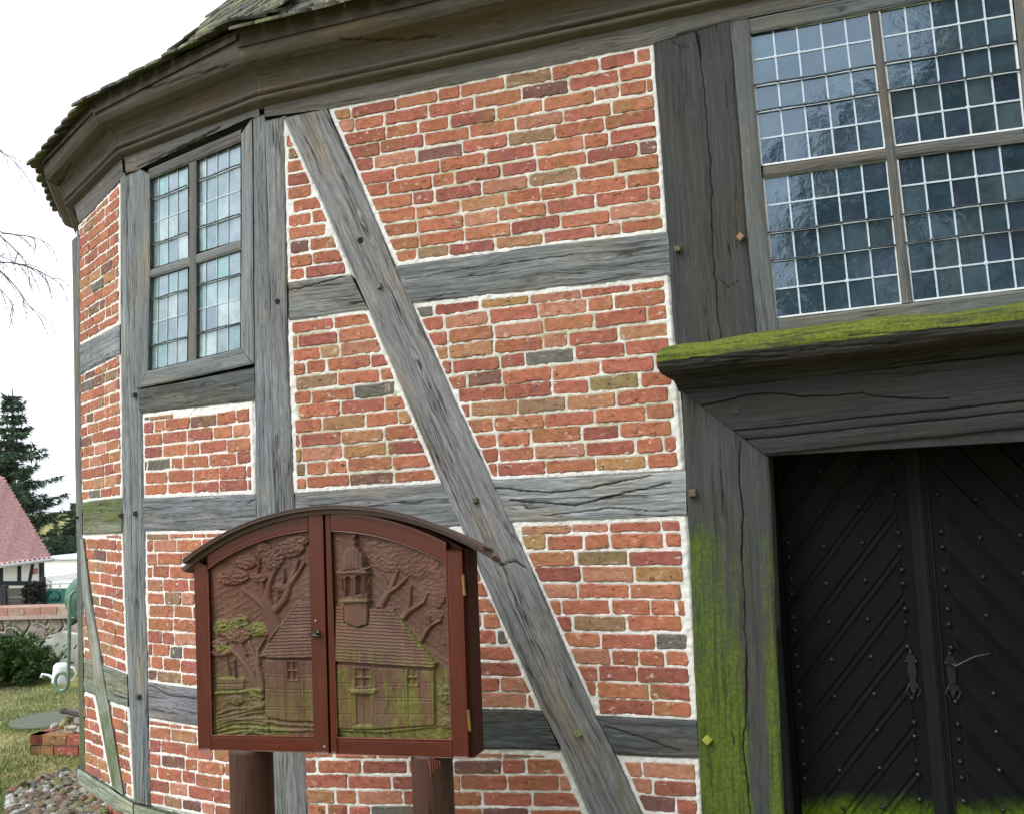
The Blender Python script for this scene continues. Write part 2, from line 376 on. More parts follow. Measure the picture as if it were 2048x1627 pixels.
def rpoly(P,rs):                        # rough, rounded outline of one brick
    n=len(P);cx=sum(p[0] for p in P)/n;cy=sum(p[1] for p in P)/n;Q=[]
    for i in range(n):
        a=np.array(P[i-1]);b=np.array(P[i]);c=np.array(P[(i+1)%n])
        r=min(.011*rs.uniform(.5,1.5),np.linalg.norm(a-b)*.4,np.linalg.norm(c-b)*.4)
        p=b+(a-b)/np.linalg.norm(a-b)*r;q=b+(c-b)/np.linalg.norm(c-b)*r
        for t in (0,.5,1): Q.append((1-t)**2*p+2*t*(1-t)*b+t*t*q)
    out=[]
    for i in range(len(Q)):
        a=Q[i];b=Q[(i+1)%len(Q)];L=np.linalg.norm(b-a);k=max(1,int(L/.009))
        for j in range(k): out.append(a+(b-a)*j/k)
    out=np.array(out);sd_=rs.randint(1,9999)
    x=out[:,0]*60+sd_;y=out[:,1]*60
    rag=.0032 if rs.rand()<.65 else .0065
    dx=(fbm(x,y,3,3)-.5)*2*rag;dy=(fbm(x+91,y,7,3)-.5)*2*rag
    lo=(vn(out[:,0]*11+sd_,out[:,1]*11,5)-.5)*.005
    out[:,0]+=dx;out[:,1]+=dy+lo
    return out,(cx,cy)
def brick_panel(F,poly,parent,seed,zb=None,ch=.0787,bl=.262,ins=.022,px=True,o=.0,tilt=None,greens=0,light=0):
    P=ccw(F.pl(poly) if px else poly);rs=np.random.RandomState(seed)
    Pi=inset(P,ins if hasattr(ins,'__len__') else [ins*rs.uniform(.75,1.3) for _ in P])
    X=[p[0] for p in P];Z=[p[1] for p in P]
    # course lines follow the panel foot
    if zb is None:
        low=sorted(range(len(P)),key=lambda i:(P[i][1]+P[(i+1)%len(P)][1]))[0];a=P[low];b=P[(low+1)%len(P)]
        if abs(a[0]-b[0])<.08: zb=lambda s:min(Z)+0*s
        else:
            m=(b[1]-a[1])/(b[0]-a[0]);m=max(-.05,min(.05,m));z0=a[1];x0=a[0]
            zb=lambda s,m=m,z0=z0,x0=x0:z0+(s-x0)*m
    off=ins if not hasattr(ins,'__len__') else ins[0]
    V=[];Fc=[];C=[];n=0;QS=[]
    k=0;zmin=min(Z)-.3
    nc=int((max(Z)-min(Z))/ch)+5
    for k in range(-3,nc):
        s=min(X)-bl*rs.uniform(0,1);
        if k%2: s-=bl*.5
        hd=0
        while s<max(X)+.05:
            r=rs.rand();L=bl if r<.72 else (bl*.5 if r<.9 else bl*.72)
            L*=rs.uniform(.96,1.03);g=rs.uniform(.008,.016);hv=ch-rs.uniform(.010,.0165)
            jz=rs.uniform(-.002,.002);z0=off*.6+k*ch+jz
            q=[(s,zb(s)+z0+(j1:=rs.uniform(-.003,.003))),(s+L-g,zb(s+L)+z0+(j2:=rs.uniform(-.003,.003))),(s+L-g,zb(s+L)+z0+hv+j2+rs.uniform(-.002,.002)),(s,zb(s)+z0+hv+j1+rs.uniform(-.002,.002))];s+=L
            for i in range(len(Pi)): 
                q=clip(q,Pi[i],Pi[(i+1)%len(Pi)])
                if len(q)<3: break
            if len(q)<3 or area(q)<.0009: continue
            # drop duplicate points
            q2=[p for i,p in enumerate(q) if math.hypot(p[0]-q[i-1][0],p[1]-q[i-1][1])>.003]
            if len(q2)<3: continue
            w_=max(p[0] for p in q2)-min(p[0] for p in q2);h_=max(p[1] for p in q2)-min(p[1] for p in q2)
            if min(w_,h_)<.018: continue
            QS.append(ccw(q2));out,(cx,cy)=rpoly(q2,rs)
            m=len(out);ctr=np.array([cx,cy]);vec=out-ctr;ln=np.linalg.norm(vec,axis=1)[:,None]
            lift=o+.005+rs.uniform(-.002,.003);tx,tz=rs.uniform(-.012,.012,2)
            rings=[]
            for ii,(dd,hh) in enumerate(((-.001,-.012),(.0,lift*.55-.000),(.0022,lift*.92),(.006,lift+.0008))):
                p=out-vec/ln*dd;h=hh+((p[:,0]-cx)*tx+(p[:,1]-cy)*tz)*(ii>0)
                if ii>1: h=h+(fbm(p[:,0]*40,p[:,1]*40,seed,3)-.5)*.004
                rings.append(F.w(p[:,0],p[:,1],h))
            # inner ring for relief on the face
            p=ctr+vec*.55;rings.append(F.w(p[:,0],p[:,1],lift+.0006+(fbm(p[:,0]*30,p[:,1]*30,seed+2,3)-.5)*.007))
            for rg in rings: V.append(rg)
            for ri in range(len(rings)-1):
                for j in range(m):
                    a=n+ri*m+j;b=n+ri*m+(j+1)%m;Fc.append((a,b,b+m,a+m))
            Fc.append(tuple(n+(len(rings)-1)*m+j for j in range(m)))
            n+=m*len(rings)
            c=np.array(PAL[rs.choice(len(PAL),p=_pw)][0])*rs.uniform(.86,1.14);c=c*.93+c.mean()*.07
            if rs.rand()<greens: c=c*.65+np.array((.11,.10,.035))
            C.append(np.tile(c,(m*len(rings),1)))
    if V:
        V=np.concatenate(V);C=np.concatenate(C)
        if F.flip: Fc=[f[::-1] for f in Fc]
        mk('brickwork',V,Fc,MBR,parent,colr=C,smooth=False)
    # mortar bed
    st=.0065;xs=np.arange(min(X)-.03,max(X)+.03,st);zs=np.arange(min(Z)-.03,max(Z)+.03,st)
    XX,ZZ=np.meshgrid(xs,zs,indexing='ij');dmin=np.full(XX.shape,9.)
    for i in range(len(P)):
        a,b=np.array(P[i]),np.array(P[(i+1)%len(P)]);e=(b-a)/np.linalg.norm(b-a)
        dmin=np.minimum(dmin,-(XX-a[0])*e[1]+(ZZ-a[1])*e[0])
    wid=.010+.030*fbm(XX*5,ZZ*5,seed+6,3)
    O=o+.0025+(fbm(XX*38,ZZ*38,seed,4)-.5)*.011+(fbm(XX*7,ZZ*7,seed+1,2)-.5)*.006
    O=O-.012*ss(0,.012,-dmin)
    for q in QS:
        x0=min(p[0] for p in q);x1=max(p[0] for p in q);y0=min(p[1] for p in q);y1=max(p[1] for p in q)
        i0,i1=np.searchsorted(xs,[x0,x1]);j0,j1=np.searchsorted(zs,[y0,y1]);sx,sz=XX[i0:i1,j0:j1],ZZ[i0:i1,j0:j1]
        if sx.size==0: continue
        d=np.full(sx.shape,9.)
        for i in range(len(q)):
            a,b=np.array(q[i]),np.array(q[(i+1)%len(q)]);e=(b-a)/(np.linalg.norm(b-a)+1e-9);d=np.minimum(d,-(sx-a[0])*e[1]+(sz-a[1])*e[0])
        O[i0:i1,j0:j1]-=.016*ss(.0,.014,d)
    wh=np.clip(light+.36+.5*(1-ss(wid,wid+.02,dmin))*(.45+.9*fbm(XX*3,ZZ*3,seed+8,3)),0,1)
    Vm=F.w(XX,ZZ,O);keep=dmin>-.022
    idx=np.arange(XX.size).reshape(XX.shape)
    q=np.stack([idx[:-1,:-1],idx[1:,:-1],idx[1:,1:],idx[:-1,1:]],-1).reshape(-1,4)
    q=q[keep.ravel()[q].all(1)]
    if F.flip: q=q[:,::-1]
    mk('mortar',Vm,q,MMO,parent,att={'white':wh.ravel()})

# ------------------------------------------------------------ CHURCH
church=root('timber_framed_church',(-1.0,1.5,0),'timber framed brick church with faceted end, moulded eaves, leaded windows and black studded double door','church')
SILLZ=EZ-1.659*S
def zA(F,y,x=0): return F.pix(np.array(x,float),np.array(y,float))[1]
def s0(F,y,x,s=0.0):                    # (s, z) at fixed s with the height of pixel row y near x
    return (s,float(F.pix(np.array(float(x)),np.array(float(y)))[1]))
def moss_none(X,Y,U,V): return X*0
def moss_low(z_on,z_full,amp=.8,seed=3):
    def f(X,Y,U,V): return amp*ss(z_on,z_full,Y)*(.5+.5*fbm(X/40,Y/160,seed,3))
    return f
GR=(.20,.21,.225)
# --- corner post between long wall and window bay (two faces)
AS=0.0
zt_ab=float(FA.pix(np.array(548.),np.array(232.))[1]);zb=SILLZ+.0
rA=FA.pl([(566,234),(574,640),(586,985),(600,1300),(615,1627)],.012);rA=np.vstack([rA,[rA[-1,0],zb]])
lA=np.array([(0,z) for z in rA[:,1]]);lA[:,0]=.0
post=timber('post',FA,lA,rA,church,px=False,seed=11,tint=(.19,.20,.21),res=(.012,.004),cracks=[],moss=moss_low(1300,1700,.35))
rB=FB.pl([(505,238),(508,735),(510,985),(516,1150),(536,1627)],.012);rB=np.vstack([rB,[rB[-1,0],zb]])
lB=np.array([(0,z) for z in rB[:,1]])
post_b=timber('post',FB,rB,lB,church,px=False,seed=12,tint=(.16,.18,.195),res=(.012,.004),moss=moss_low(1400,1700,.3))
# --- corner post between window bay and narrow bay
LB=1.27951*S
rb=FB.pl([(279,340),(279,560),(281,780),(287,1060),(294,1365),(299,1610)],.012)
post_c=timber('post',FB,np.array([(LB,z) for z in rb[:,1]]),rb,church,px=False,seed=13,tint=(.17,.19,.205),res=(.012,.004),moss=moss_low(1350,1650,.6))
rc=FC.pl([(240,352),(240,648),(244,1062),(255,1345),(267,1597)],.012)
post_d=timber('post',FC,rc,np.array([(0,z) for z in rc[:,1]]),church,px=False,seed=14,tint=(.19,.215,.23),res=(.012,.004),moss=moss_low(1250,1650,.6))
LC=1.023*S
rc2=FC.pl([(158,470),(158,690),(162,1000),(165,1316),(168,1545)],.012)
post_e=timber('post',FC,np.array([(LC,z) for z in rc2[:,1]]),rc2,church,px=False,seed=15,tint=(.13,.14,.14),moss=moss_low(800,1450,.7))
post_f=timber('post',FD,np.array([(.18,z) for z in rc2[:,1]]),np.array([(0,z) for z in rc2[:,1]]),church,px=False,seed=16,tint=(.15,.17,.18),moss=moss_low(900,1500,.6))
def join(a,b):
    with bpy.context.temp_override(active_object=a,object=a,selected_objects=[a,b],selected_editable_objects=[a,b]): bpy.ops.object.join()
join(post,post_b);join(post_c,post_d);join(post_e,post_f)
# --- brace on the long wall
brace=timber('brace',FA,[(567,236),(650,418),(737,622),(882,965),(925,1062),(1083,1420),(1118,1490),(1180,1627),(1300,1897)],
 [(652,217),(702,325),(786,527),(822,607),(983,962),(1021,1045),(1190,1430),(1235,1520),(1282,1627),(1400,1897)],church,o=.018,res=(.009,.0045),seed=21,tint=(.205,.21,.22),
 cracks=[([(655,225),(690,300),(725,375),(760,455),(800,545)],.004,.006),([(890,735),(925,800),(945,850)],.004,.005),([(1000,1130),(1030,1120),(1052,1135)],.005,.006)],
 moss=lambda X,Y,U,V:.5*ss(900,1500,Y)*ss(.13,.2,V)*fbm(X/30,Y/60,4,3)*1.5,rough=.0026,knots=2)
# --- rails on the long wall
rail_t=(.185,.20,.21)
def rail(F,tp,bt,seed,tint=rail_t,**k): return timber('rail',F,tp,bt,church,seed=seed,tint=tint,res=(.008,.005),rough=.0035,knots=2,**k)
rail(FA,[(577,564),(700,549)],[(577,640),(736,618)],31,tint=(.19,.20,.20),cracks=[([(577,582),(640,566),(690,553)],.005,.008)])
rail(FA,[(788,532),(1040,497),(1336,463)],[(822,606),(1040,583),(1341,549)],32,tint=(.17,.185,.19),cracks=[([(800,560),(950,535),(1150,508)],.003,.004)])
rail(FA,[(589,985),(740,974),(884,966)],[(591,1062),(760,1060),(922,1050)],33)
rail(FA,[(982,960),(1180,950),(1371,939)],[(1020,1043),(1200,1037),(1373,1029)],34,tint=(.26,.285,.30),cracks=[([(990,975),(1100,985),(1180,975),(1300,950)],.005,.008),([(1020,1000),(1150,1010),(1250,985),(1340,965)],.005,.008),([(1100,1030),(1220,1015),(1300,1020)],.004,.006)])
rail(FA,[(610,1407),(800,1412),(1085,1421)],[(610,1487),(800,1493),(1120,1500)],35,tint=(.075,.085,.09))
rail(FA,[(1192,1431),(1290,1435),(1392,1440)],[(1233,1509),(1300,1513),(1399,1517)],36,tint=(.085,.092,.10),cracks=[([(1210,1450),(1300,1480),(1360,1500)],.004,.005)])
# bottom sill of the long wall, below the picture, and the sills of the bays
smz=SILLZ
def sill(F,s_a,s_b,seed,tint,moss=1):
    timber('sill_beam',F,[(s_a,smz),(s_b,smz)],[(s_a,smz-.115),(s_b,smz-.115)],church,px=False,o=.03,seed=seed,tint=tint,moss=lambda X,Y,U,V:X*0+.4*moss*(.4+fbm(X/30,Y/30,seed,3)))
sill(FA,.0,4.55,41,(.2,.21,.2));sill(FB,.005,LB-.005,42,(.24,.27,.23),1.2);sill(FC,.005,LC-.005,43,(.30,.35,.28),1.0);sill(FD,.005,1.2,44,(.3,.34,.28))
# --- wall plate and rails of the window bay
rail(FB,[(278,779),(400,757),(509,734)],[(280,826),(400,812),(509,800)],51,tint=(.085,.095,.10))
rail(FB,[(284,996),(400,992),(512,987)],[(287,1061),(400,1060),(513,1058)],52,tint=(.17,.185,.205))
rail(FB,[(295,1364),(400,1378),(525,1393)],[(297,1434),(400,1452),(528,1468)],53,tint=(.18,.185,.21),cracks=[([(300,1370),(340,1390),(392,1395)],.004,.006)])
rail(FC,[(159,692),(198,671),(239,648)],[(159,750),(198,729),(239,708)],54,tint=(.20,.22,.24))
rail(FC,[(164,1004),(200,999),(244,994)],[(166,1069),(200,1067),(244,1064)],55,tint=(.16,.175,.13),moss=lambda X,Y,U,V:.55*(1-ss(1035,1060,Y))*(.6+fbm(X/20,Y/20,3,3)*.8))
rail(FC,[(167,1317),(205,1330),(254,1348)],[(168,1382),(205,1396),(256,1414)],56,tint=(.20,.23,.21),moss=lambda X,Y,U,V:.45*(.3+fbm(X/20,Y/20,3,3)))
timber('brace',FC,[(160,1075),(165,1196),(186,1375),(224,1573)],[(164,1075),(179,1194),(208,1370),(245,1588)],church,o=.022,seed=57,tint=(.25,.28,.26),moss=lambda X,Y,U,V:.6*ss(1150,1500,Y)*(.5+fbm(X/15,Y/40,8,3)))
# --- wall plates under the cornice
def plate(F,tp,bt,seed,tint=(.12,.115,.105),**k): return timber('wall_plate',F,tp,bt,church,seed=seed,tint=tint,res=(.012,.006),mat=MWS,o=.016,**k)
plate(FA,[(528,198),(980,100),(1327,28),(1700,-50),(2300,-175)],[(528,233),(655,217),(1306,86),(1465,40),(1700,-5),(2300,-122)],61,cracks=[([(1330,75),(1460,45),(1600,20)],.004,.006)])
plate(FB,[(248,306),(380,250),(514,196)],[(251,345),(270,341),(380,287),(500,234),(519,233)],62,tint=(.13,.13,.13),cracks=[([(275,335),(380,285),(440,255)],.006,.01)])
plate(FC,[(145,402),(200,352),(243,308)],[(157,446),(200,402),(246,352)],63,tint=(.12,.115,.11))
# --- big post, upper part, and door jamb
bigt=(.085,.09,.093)
post_u=timber('post',FA,[(1306,87),(1320,275),(1333,463),(1345,620),(1352,700)],[(1461,40),(1474,200),(1497,500),(1508,600),(1518,690)],church,o=.014,res=(.01,.004),seed=71,tint=(.052,.056,.058),mat=MWS,
  cracks=[([(1398,70),(1410,200),(1422,330),(1425,480),(1434,600),(1443,690)],.0035,.008),([(1392,60),(1402,110)],.006,.01),([(1425,545),(1455,575),(1475,562)],.003,.004),([(1458,490),(1462,515)],.004,.006),([(1340,75),(1352,90),(1380,95)],.003,.004)])
def jamb_moss(X,Y,U,V):
    x0=1365+(Y-780)*.047;t=X-x0
    a=ss(960,1150,Y+60*fbm(X/25,Y/60,5,3))*(1-.85*ss(85,112,t)*(1-ss(122,150,t)))
    a=a*(.56+.30*ss(1150,1600,Y)+.55*(fbm(X/22,Y/110,9,4)-.35))-.25*(1-ss(1250,1450,Y))*ss(30,90,t)
    b=.30*ss(880,1050,Y)*(1-ss(20,50,t))
    return np.clip(np.maximum(a,b),0,1)*1.0
jamb=timber('door_jamb',FA,[(1363,782),(1372,985),(1380,1120),(1391,1400),(1405,1627),(1422,1900)],[(1536,913),(1541,985),(1547,1150),(1557,1400),(1568,1627),(1581,1900)],church,o=.014,res=(.009,.004),seed=72,tint=(.055,.060,.060),
  cracks=[([(1480,880),(1478,960),(1486,1030),(1484,1100),(1490,1250),(1494,1360),(1492,1440),(1486,1490),(1494,1560),(1501,1640),(1508,1800)],.004,.012),([(1441,938),(1446,1030)],.003,.006),([(1463,1460),(1470,1490)],.004,.006)],
  moss=jamb_moss,mat=MWS)
# clean mitre: the jamb head is hidden behind the lintel; now pegs
def peg_or_hole(F,x,y,parent,size=.032,rot=0.,o=.02,h=.018,c=(.14,.12,.09),rnd=False,taper=.8):
    c0=F.pix(np.array(float(x)),np.array(float(y)),o);k=10 if rnd else 4;mb=MB()
    a=[(math.cos(rot+2*math.pi*(j+.5)/k)*size*.7,math.sin(rot+2*math.pi*(j+.5)/k)*size*.7) for j in range(k)]
    Vs=[]
    for f_,hh in ((1,-.02),(1,h*.8),(taper,h)):
        for p in a: Vs.append(F.w(c0[0]+p[0]*f_,c0[1]+p[1]*f_,o+hh))
    fs=[(i*k+j,i*k+(j+1)%k,(i+1)*k+(j+1)%k,(i+1)*k+j) for i in range(2) for j in range(k)]+[tuple(2*k+j for j in range(k))]
    if F.flip: fs=[f[::-1] for f in fs]
    mb.add(Vs,fs,c);return mb.build('peg_or_hole',M_GREY_TINT,parent)
for x,y,pr,rt,c,sz in ((1356,499,post_u,.1,(.13,.10,.06),.026),(1481,475,post_u,.75,(.27,.17,.11),.030),(1386,985,jamb,.05,(.10,.085,.065),.034),(1415,1478,jamb,.8,(.26,.30,.05),.034),
   (760,573,brace,.3,(.15,.16,.12),.026),(952,1000,brace,.2,(.09,.09,.06),.026),(1157,1465,brace,.5,(.20,.20,.10),.030)):
    peg_or_hole(FA,x,y,pr,sz,rt,.02,.02,c)
peg_or_hole(FA,721,481,brace,.026,0,.0185,.002,(.006,.005,.004),True)  # near-black disc: the shade of an empty bored hole put into its colour
peg_or_hole(FA,555,603,post,.022,0,.014,.003,(.01,.01,.01),True)
for x,y,F in ((272,790,FB),(272,1026,FB),(280,1392,FB)): peg_or_hole(F,x,y,church,.03,.1,.012,.028,(.10,.09,.065))
peg_or_hole(FC,245.5,1030,church,.026,.1,.012,.03,(.08,.07,.05));peg_or_hole(FC,156.5,1034,church,.02,.1,.012,.03,(.06,.055,.04))
# --- brick panels
bp=lambda F,poly,seed,**k: brick_panel(F,poly,church,seed,**k)
bp(FA,[(655,219),(1306,88),(1333,465),(788,534),(703,328)],101,ch=.0770)
bp(FA,[(568,240),(650,420),(702,550),(577,566)],102,ch=.077,light=.35,ins=.014)
bp(FA,[(577,640),(737,620),(883,966),(587,985)],103,greens=.06)
bp(FA,[(822,607),(1335,550),(1364,938),(982,960)],104,greens=.05)
bp(FA,[(587,1062),(925,1052),(1084,1421),(600,1407)],105,light=.25)
bp(FA,[(1021,1045),(1370,1030),(1395,1440),(1190,1431)],106,greens=.06,light=.35)
bp(FA,[(603,1487),(1120,1500),(1290,1880),(620,1880)],107,light=.35,ch=.0775)
bp(FA,[(1235,1510),(1396,1518),(1415,1880),(1397,1880)],108,light=.45)
bp(FB,[(286,827),(504,803),(509,987),(288,996)],109,light=.2,ch=.08)
bp(FB,[(291,1062),(512,1059),(525,1393),(294,1364)],110,light=.25,ch=.08)
bp(FB,[(297,1434),(528,1468),(535,1655),(299,1608)],111,light=.5,ch=.0795,ins=.016)
bp(FC,[(158,452),(240,366),(240,648),(158,692)],112,light=.1,ins=.016,bl=.25)
bp(FC,[(159,750),(240,708),(244,994),(162,1004)],113,light=.15,ins=.014,bl=.25)
bp(FC,[(166,1070),(244,1066),(254,1348),(208,1331),(179,1190)],114,light=.3,ins=.012,bl=.25)
bp(FC,[(165,1196),(186,1322),(167,1317)],115,light=.3,ins=.008)
bp(FC,[(168,1384),(187,1391),(224,1572),(168,1545)],116,light=.6,ins=.012,greens=.1)
bp(FC,[(212,1396),(256,1415),(266,1596),(245,1587)],117,light=.6,ins=.012,greens=.1)
# unseen side bay and the wall beyond the door
bp(FD,[(.19,SILLZ),(1.2,SILLZ),(1.2,EZ+2.1),(.19,EZ+2.1)],118,px=False)
# ------------------------------------------------------------ sweeps (mouldings)
def sweep(name,F,prof,sa,sb,parent,seed=1,step=.025,dz=lambda s:0*s,tint=(.1,.1,.1),mat=None,moss=None,rough=.002,wav=0.0,cap=True,sub=.012,cracks=()):
    P=np.array(prof,float);L=np.r_[0,np.cumsum(np.hypot(*np.diff(P,axis=0).T))];nv=max(4,int(L[-1]/sub));t=np.unique(np.r_[np.linspace(0,L[-1],nv),L])
    po=np.interp(t,L,P[:,0]);pz=np.interp(t,L,P[:,1]);nv=len(t)
    tn=np.stack([np.gradient(po,t+np.arange(nv)*1e-9),np.gradient(pz,t+np.arange(nv)*1e-9)],1);tn/=np.linalg.norm(tn,axis=1)[:,None]+1e-9
    no,nz=tn[:,1],-tn[:,0]
    a=np.array([sa(o) for o in po]);b=np.array([sb(o) for o in po])
    nu=max(4,int((b.max()-a.min())/step));w=np.linspace(0,1,nu)
    Sg=a[None]*(1-w[:,None])+b[None]*w[:,None];T=np.broadcast_to(t,Sg.shape)
    d=(fbm(Sg*4,T*30,seed,4)-.5)*2*rough+(fbm(Sg*2.6,T*4,seed+4,3)-.5)*2*wav
    O=po[None]+no[None]*d;Z=pz[None]+nz[None]*d+dz(Sg)
    ck=np.zeros_like(Sg)
    V0=F.w(Sg,Z,O);X,Y=project(V0)
    for pts,wd_,dp in cracks:
        k=1-ss(wd_*.3,wd_,segd(X+(fbm(Sg*20,T*0,5,3)-.5)*4,Y+(fbm(Sg*15,T*0,9,3)-.5)*6,pts));ck=np.maximum(ck,k);O=O-k*dp
    V=F.w(Sg,Z,O)
    idx=np.arange(nu*nv).reshape(nu,nv);q=np.stack([idx[:-1,:-1],idx[1:,:-1],idx[1:,1:],idx[:-1,1:]],-1).reshape(-1,4)
    mo=moss(X,Y,Sg,T,np.broadcast_to(nz,Sg.shape)) if moss is not None else Sg*0
    V=V.reshape(-1,3);cc=V[q[len(q)//2]]
    if (np.cross(cc[1]-cc[0],cc[2]-cc[0])[:2]@F.n)<0: q=q[:,::-1]
    Fl=[tuple(x) for x in q]
    if cap: Fl+= [tuple(idx[0,:]),tuple(idx[-1,::-1])]
    uv=np.stack([Sg.ravel()+seed*1.7,T.ravel()+seed*.3],1)
    return mk(name,V,Fl,mat or MWC,parent,uv=uv,att={'crack':ck.ravel(),'moss':mo.ravel()},colr=np.array(tint))
tAB,tBC,tCD=math.tan(AB/2),math.tan((AC-AB)/2),math.tan((AD-AC)/2)
z0=EZ+2.235
CPROF=[(.0,-.03),(.045,-.008),(.056,.0),(.060,.010),(.055,.020),(.046,.024),(.046,.029),(.060,.034),(.069,.044),(.066,.056),(.056,.062),(.058,.070),(.064,.100),(.080,.128),(.106,.148),(.138,.160),(.170,.176),(.190,.205),(.198,.245),(.193,.285),(.188,.33),(.18,.37),(.16,.385),(.0,.39)]
CPR=[(o,z0+z) for o,z in CPROF]
def dzB(s): return .062*np.clip(s/LB,0,1)
brown=(.105,.092,.076)
g=.0015
sweep('cornice',FA,CPR,lambda o:-o*tAB+g,lambda o:2.9,church,201,tint=brown,wav=.004,cracks=[([(680,78),(780,80),(900,70)],3,.003)])
sweep('cornice',FA,CPR,lambda o:2.906,lambda o:6.8,church,202,tint=(.09,.08,.07),wav=.004)
sweep('cornice',FB,CPR,lambda o:-o*tAB+g,lambda o:LB+o*tBC-g,church,203,dz=dzB,tint=(.085,.078,.069),wav=.003,cracks=[([(290,178),(340,165),(400,145),(455,130)],3,.004)])
sweep('cornice',FC,CPR,lambda o:-o*tBC+g,lambda o:LC+o*tCD-g,church,204,dz=lambda s:.062-.045*np.clip(s/LC,0,1),tint=(.075,.07,.065),wav=.003,cracks=[([(103,388),(118,362)],3,.008),([(122,366),(140,328)],3,.008)])
sweep('cornice',FD,CPR,lambda o:-o*tCD+g,lambda o:1.2,church,205,dz=lambda s:.017-.0*s,tint=(.10,.085,.075),wav=.003)
# soffit boards under the tile tails
# --- roof
M_TILE=None
def tile_mat():
    m,n,b=newmat('old_roof_tile');q=NB(n);tc=q.a('ShaderNodeTexCoord').outputs['Object'];t=q.attr('tint').outputs['Color']
    c=q.mix(1.0,t,q.ramp(q.noise(tc,22,5,.7),(.3,.6),(.7,1.4)),'MULTIPLY')
    c=q.mix(q.math('MULTIPLY',q.sm(q.noise(tc,8,5,.75),.48,.60),.75),c,(.06,.09,.025,1))
    c=q.mix(q.math('MULTIPLY',q.sm(q.noise(tc,15,5,.75),.57,.65),.7),c,(.34,.34,.17,1))
    q.l(c,b.inputs['Base Color']);b.inputs['Roughness'].default_value=.9;q.bump(q.noise(tc,50,4,.7),b,.7,.006);return m
M_TILE=tile_mat()
def run(t,t1=.42,p1=R(31),p2=R(49)):     # distance up the slope -> (inward run, rise)
    a=min(t,t1);b=max(0,t-t1);return a*math.cos(p1)+b*math.cos(p2),a*math.sin(p1)+b*math.sin(p2),(p1 if t<t1 else p2)
def roof_slope(name,F,sa,sb,rows,ze,seed,smax=99,drop=0.0):
    rs=random.Random(seed);mb=MB();oe=.285;W=.172;G=.15
    for r in range(rows):
        h,zr,p=run(r*G);o_=oe-h;a,b=sa(o_),sb(o_);b=min(b,smax)
        s=a-(W/2 if r%2 else 0)-rs.uniform(0,.03)
        while s<b+W*.3:
            if s+W*.5<a-.02: s+=W;continue
            w=W-.006;c=s+W/2;tl=.30;z=ze-drop*max(0,min(1,(s+W/2)/LC))+zr+.012+rs.uniform(-.004,.006);pp=p-R(4)+R(rs.uniform(-2,2));y0=rs.uniform(-.012,.012)
            pts=[(-w/2,tl),(-w/2,.05),(-w*.44,.022),(-w*.25,.004),(0,0),(w*.25,.004),(w*.44,.022),(w/2,.05),(w/2,tl)]
            T=[];B=[]
            yaw=rs.uniform(-.02,.02)
            for x,y in pts:
                y_=y+y0+x*yaw;rr=y_*math.cos(pp);zz=y_*math.sin(pp)
                T.append(F.w(c+x,ze*0+z+zz+.018,o_-rr));B.append(F.w(c+x,z+zz,o_-rr))
            n_=len(pts);k=rs.random()
            colr=[(.075,.06,.05),(.07,.08,.045),(.09,.075,.05),(.04,.04,.038),(.13,.13,.075)][int(k*5)]
            mb.add(T+B,[tuple(range(n_)),tuple(range(2*n_-1,n_-1,-1))]+[(i,i+n_,(i+1)%n_+n_,(i+1)%n_) for i in range(n_)],colr)
            s+=W
    ob=mb.build(name,M_TILE,church)
    dk=MB();ts=[0,.42,rows*G]
    for i in range(2):
        h1,z1,_=run(ts[i]);h2,z2,_=run(ts[i+1]);o1,o2=oe-h1-.075,oe-h2-.075
        q=[F.w(np.array(s),np.array(ze+z),o) for s,z,o in ((sa(o1),z1-.02,o1),(min(sb(o1),9),z1-.02,o1),(min(sb(o2),9),z2-.02,o2),(sa(o2),z2-.02,o2))]
        q+= [v-np.array([0,0,.03]) for v in q];dk.hexa(q,(.05,.04,.03))
    dk.build('roof_deck',M_GREY_TINT,church);return ob
ze=z0+.298
roof_slope('roof_tiles',FA,lambda o:-o*tAB,lambda o:7.0,22,ze,1,smax=6.8)
roof_slope('roof_tiles',FB,lambda o:-o*tAB,lambda o:LB+o*tBC,22,ze+.045,2)
roof_slope('roof_tiles',FC,lambda o:-o*tBC,lambda o:LC+o*tCD,22,ze+.06,3,drop=.05)
roof_slope('roof_tiles',FD,lambda o:-o*tCD,lambda o:1.2,22,ze+.01,4)
# --- long wall: door bay
REC=.26
SC=float(FA.pix(np.array(1862.),np.array(1290.),-REC)[0])
def mir(p): return (2*SC-p[0],p[1])
Pj=lambda x,y,o=.014: tuple(float(v) for v in FA.pix(np.array(float(x)),np.array(float(y)),o))
def line_to(p,q,s): return (s,p[1]+(q[1]-p[1])*(s-p[0])/(q[0]-p[0]))
lt0,lt1=Pj(1363,782),Pj(2046,709);lb0,lb1=Pj(1536,912),Pj(2046,859)
ltR=line_to(lt0,lt1,2*SC-lt0[0]);lbR=line_to(lb0,lb1,2*SC-lb0[0])
def lintel_h(U,V,Lh,W):
    f=V/W
    return -.009*((f>.605)&(f<.635))+.004*((f>=.635)&(f<.74))*np.sin(np.clip((f-.635)/.105,0,1)*math.pi)**.5-.008*((f>=.74)&(f<.765))+.006*(f>=.765)*np.sin(np.clip((f-.765)/.2,0,1)*math.pi)**.5-.012*(f>.965)
lintel=timber('door_lintel',FA,[lt0,ltR],[lb0,lbR],church,px=False,o=.020,res=(.012,.0035),seed=75,tint=(.045,.047,.052),mat=MWS,height=lintel_h,knots=1,rnd=.004,
  cracks=[])
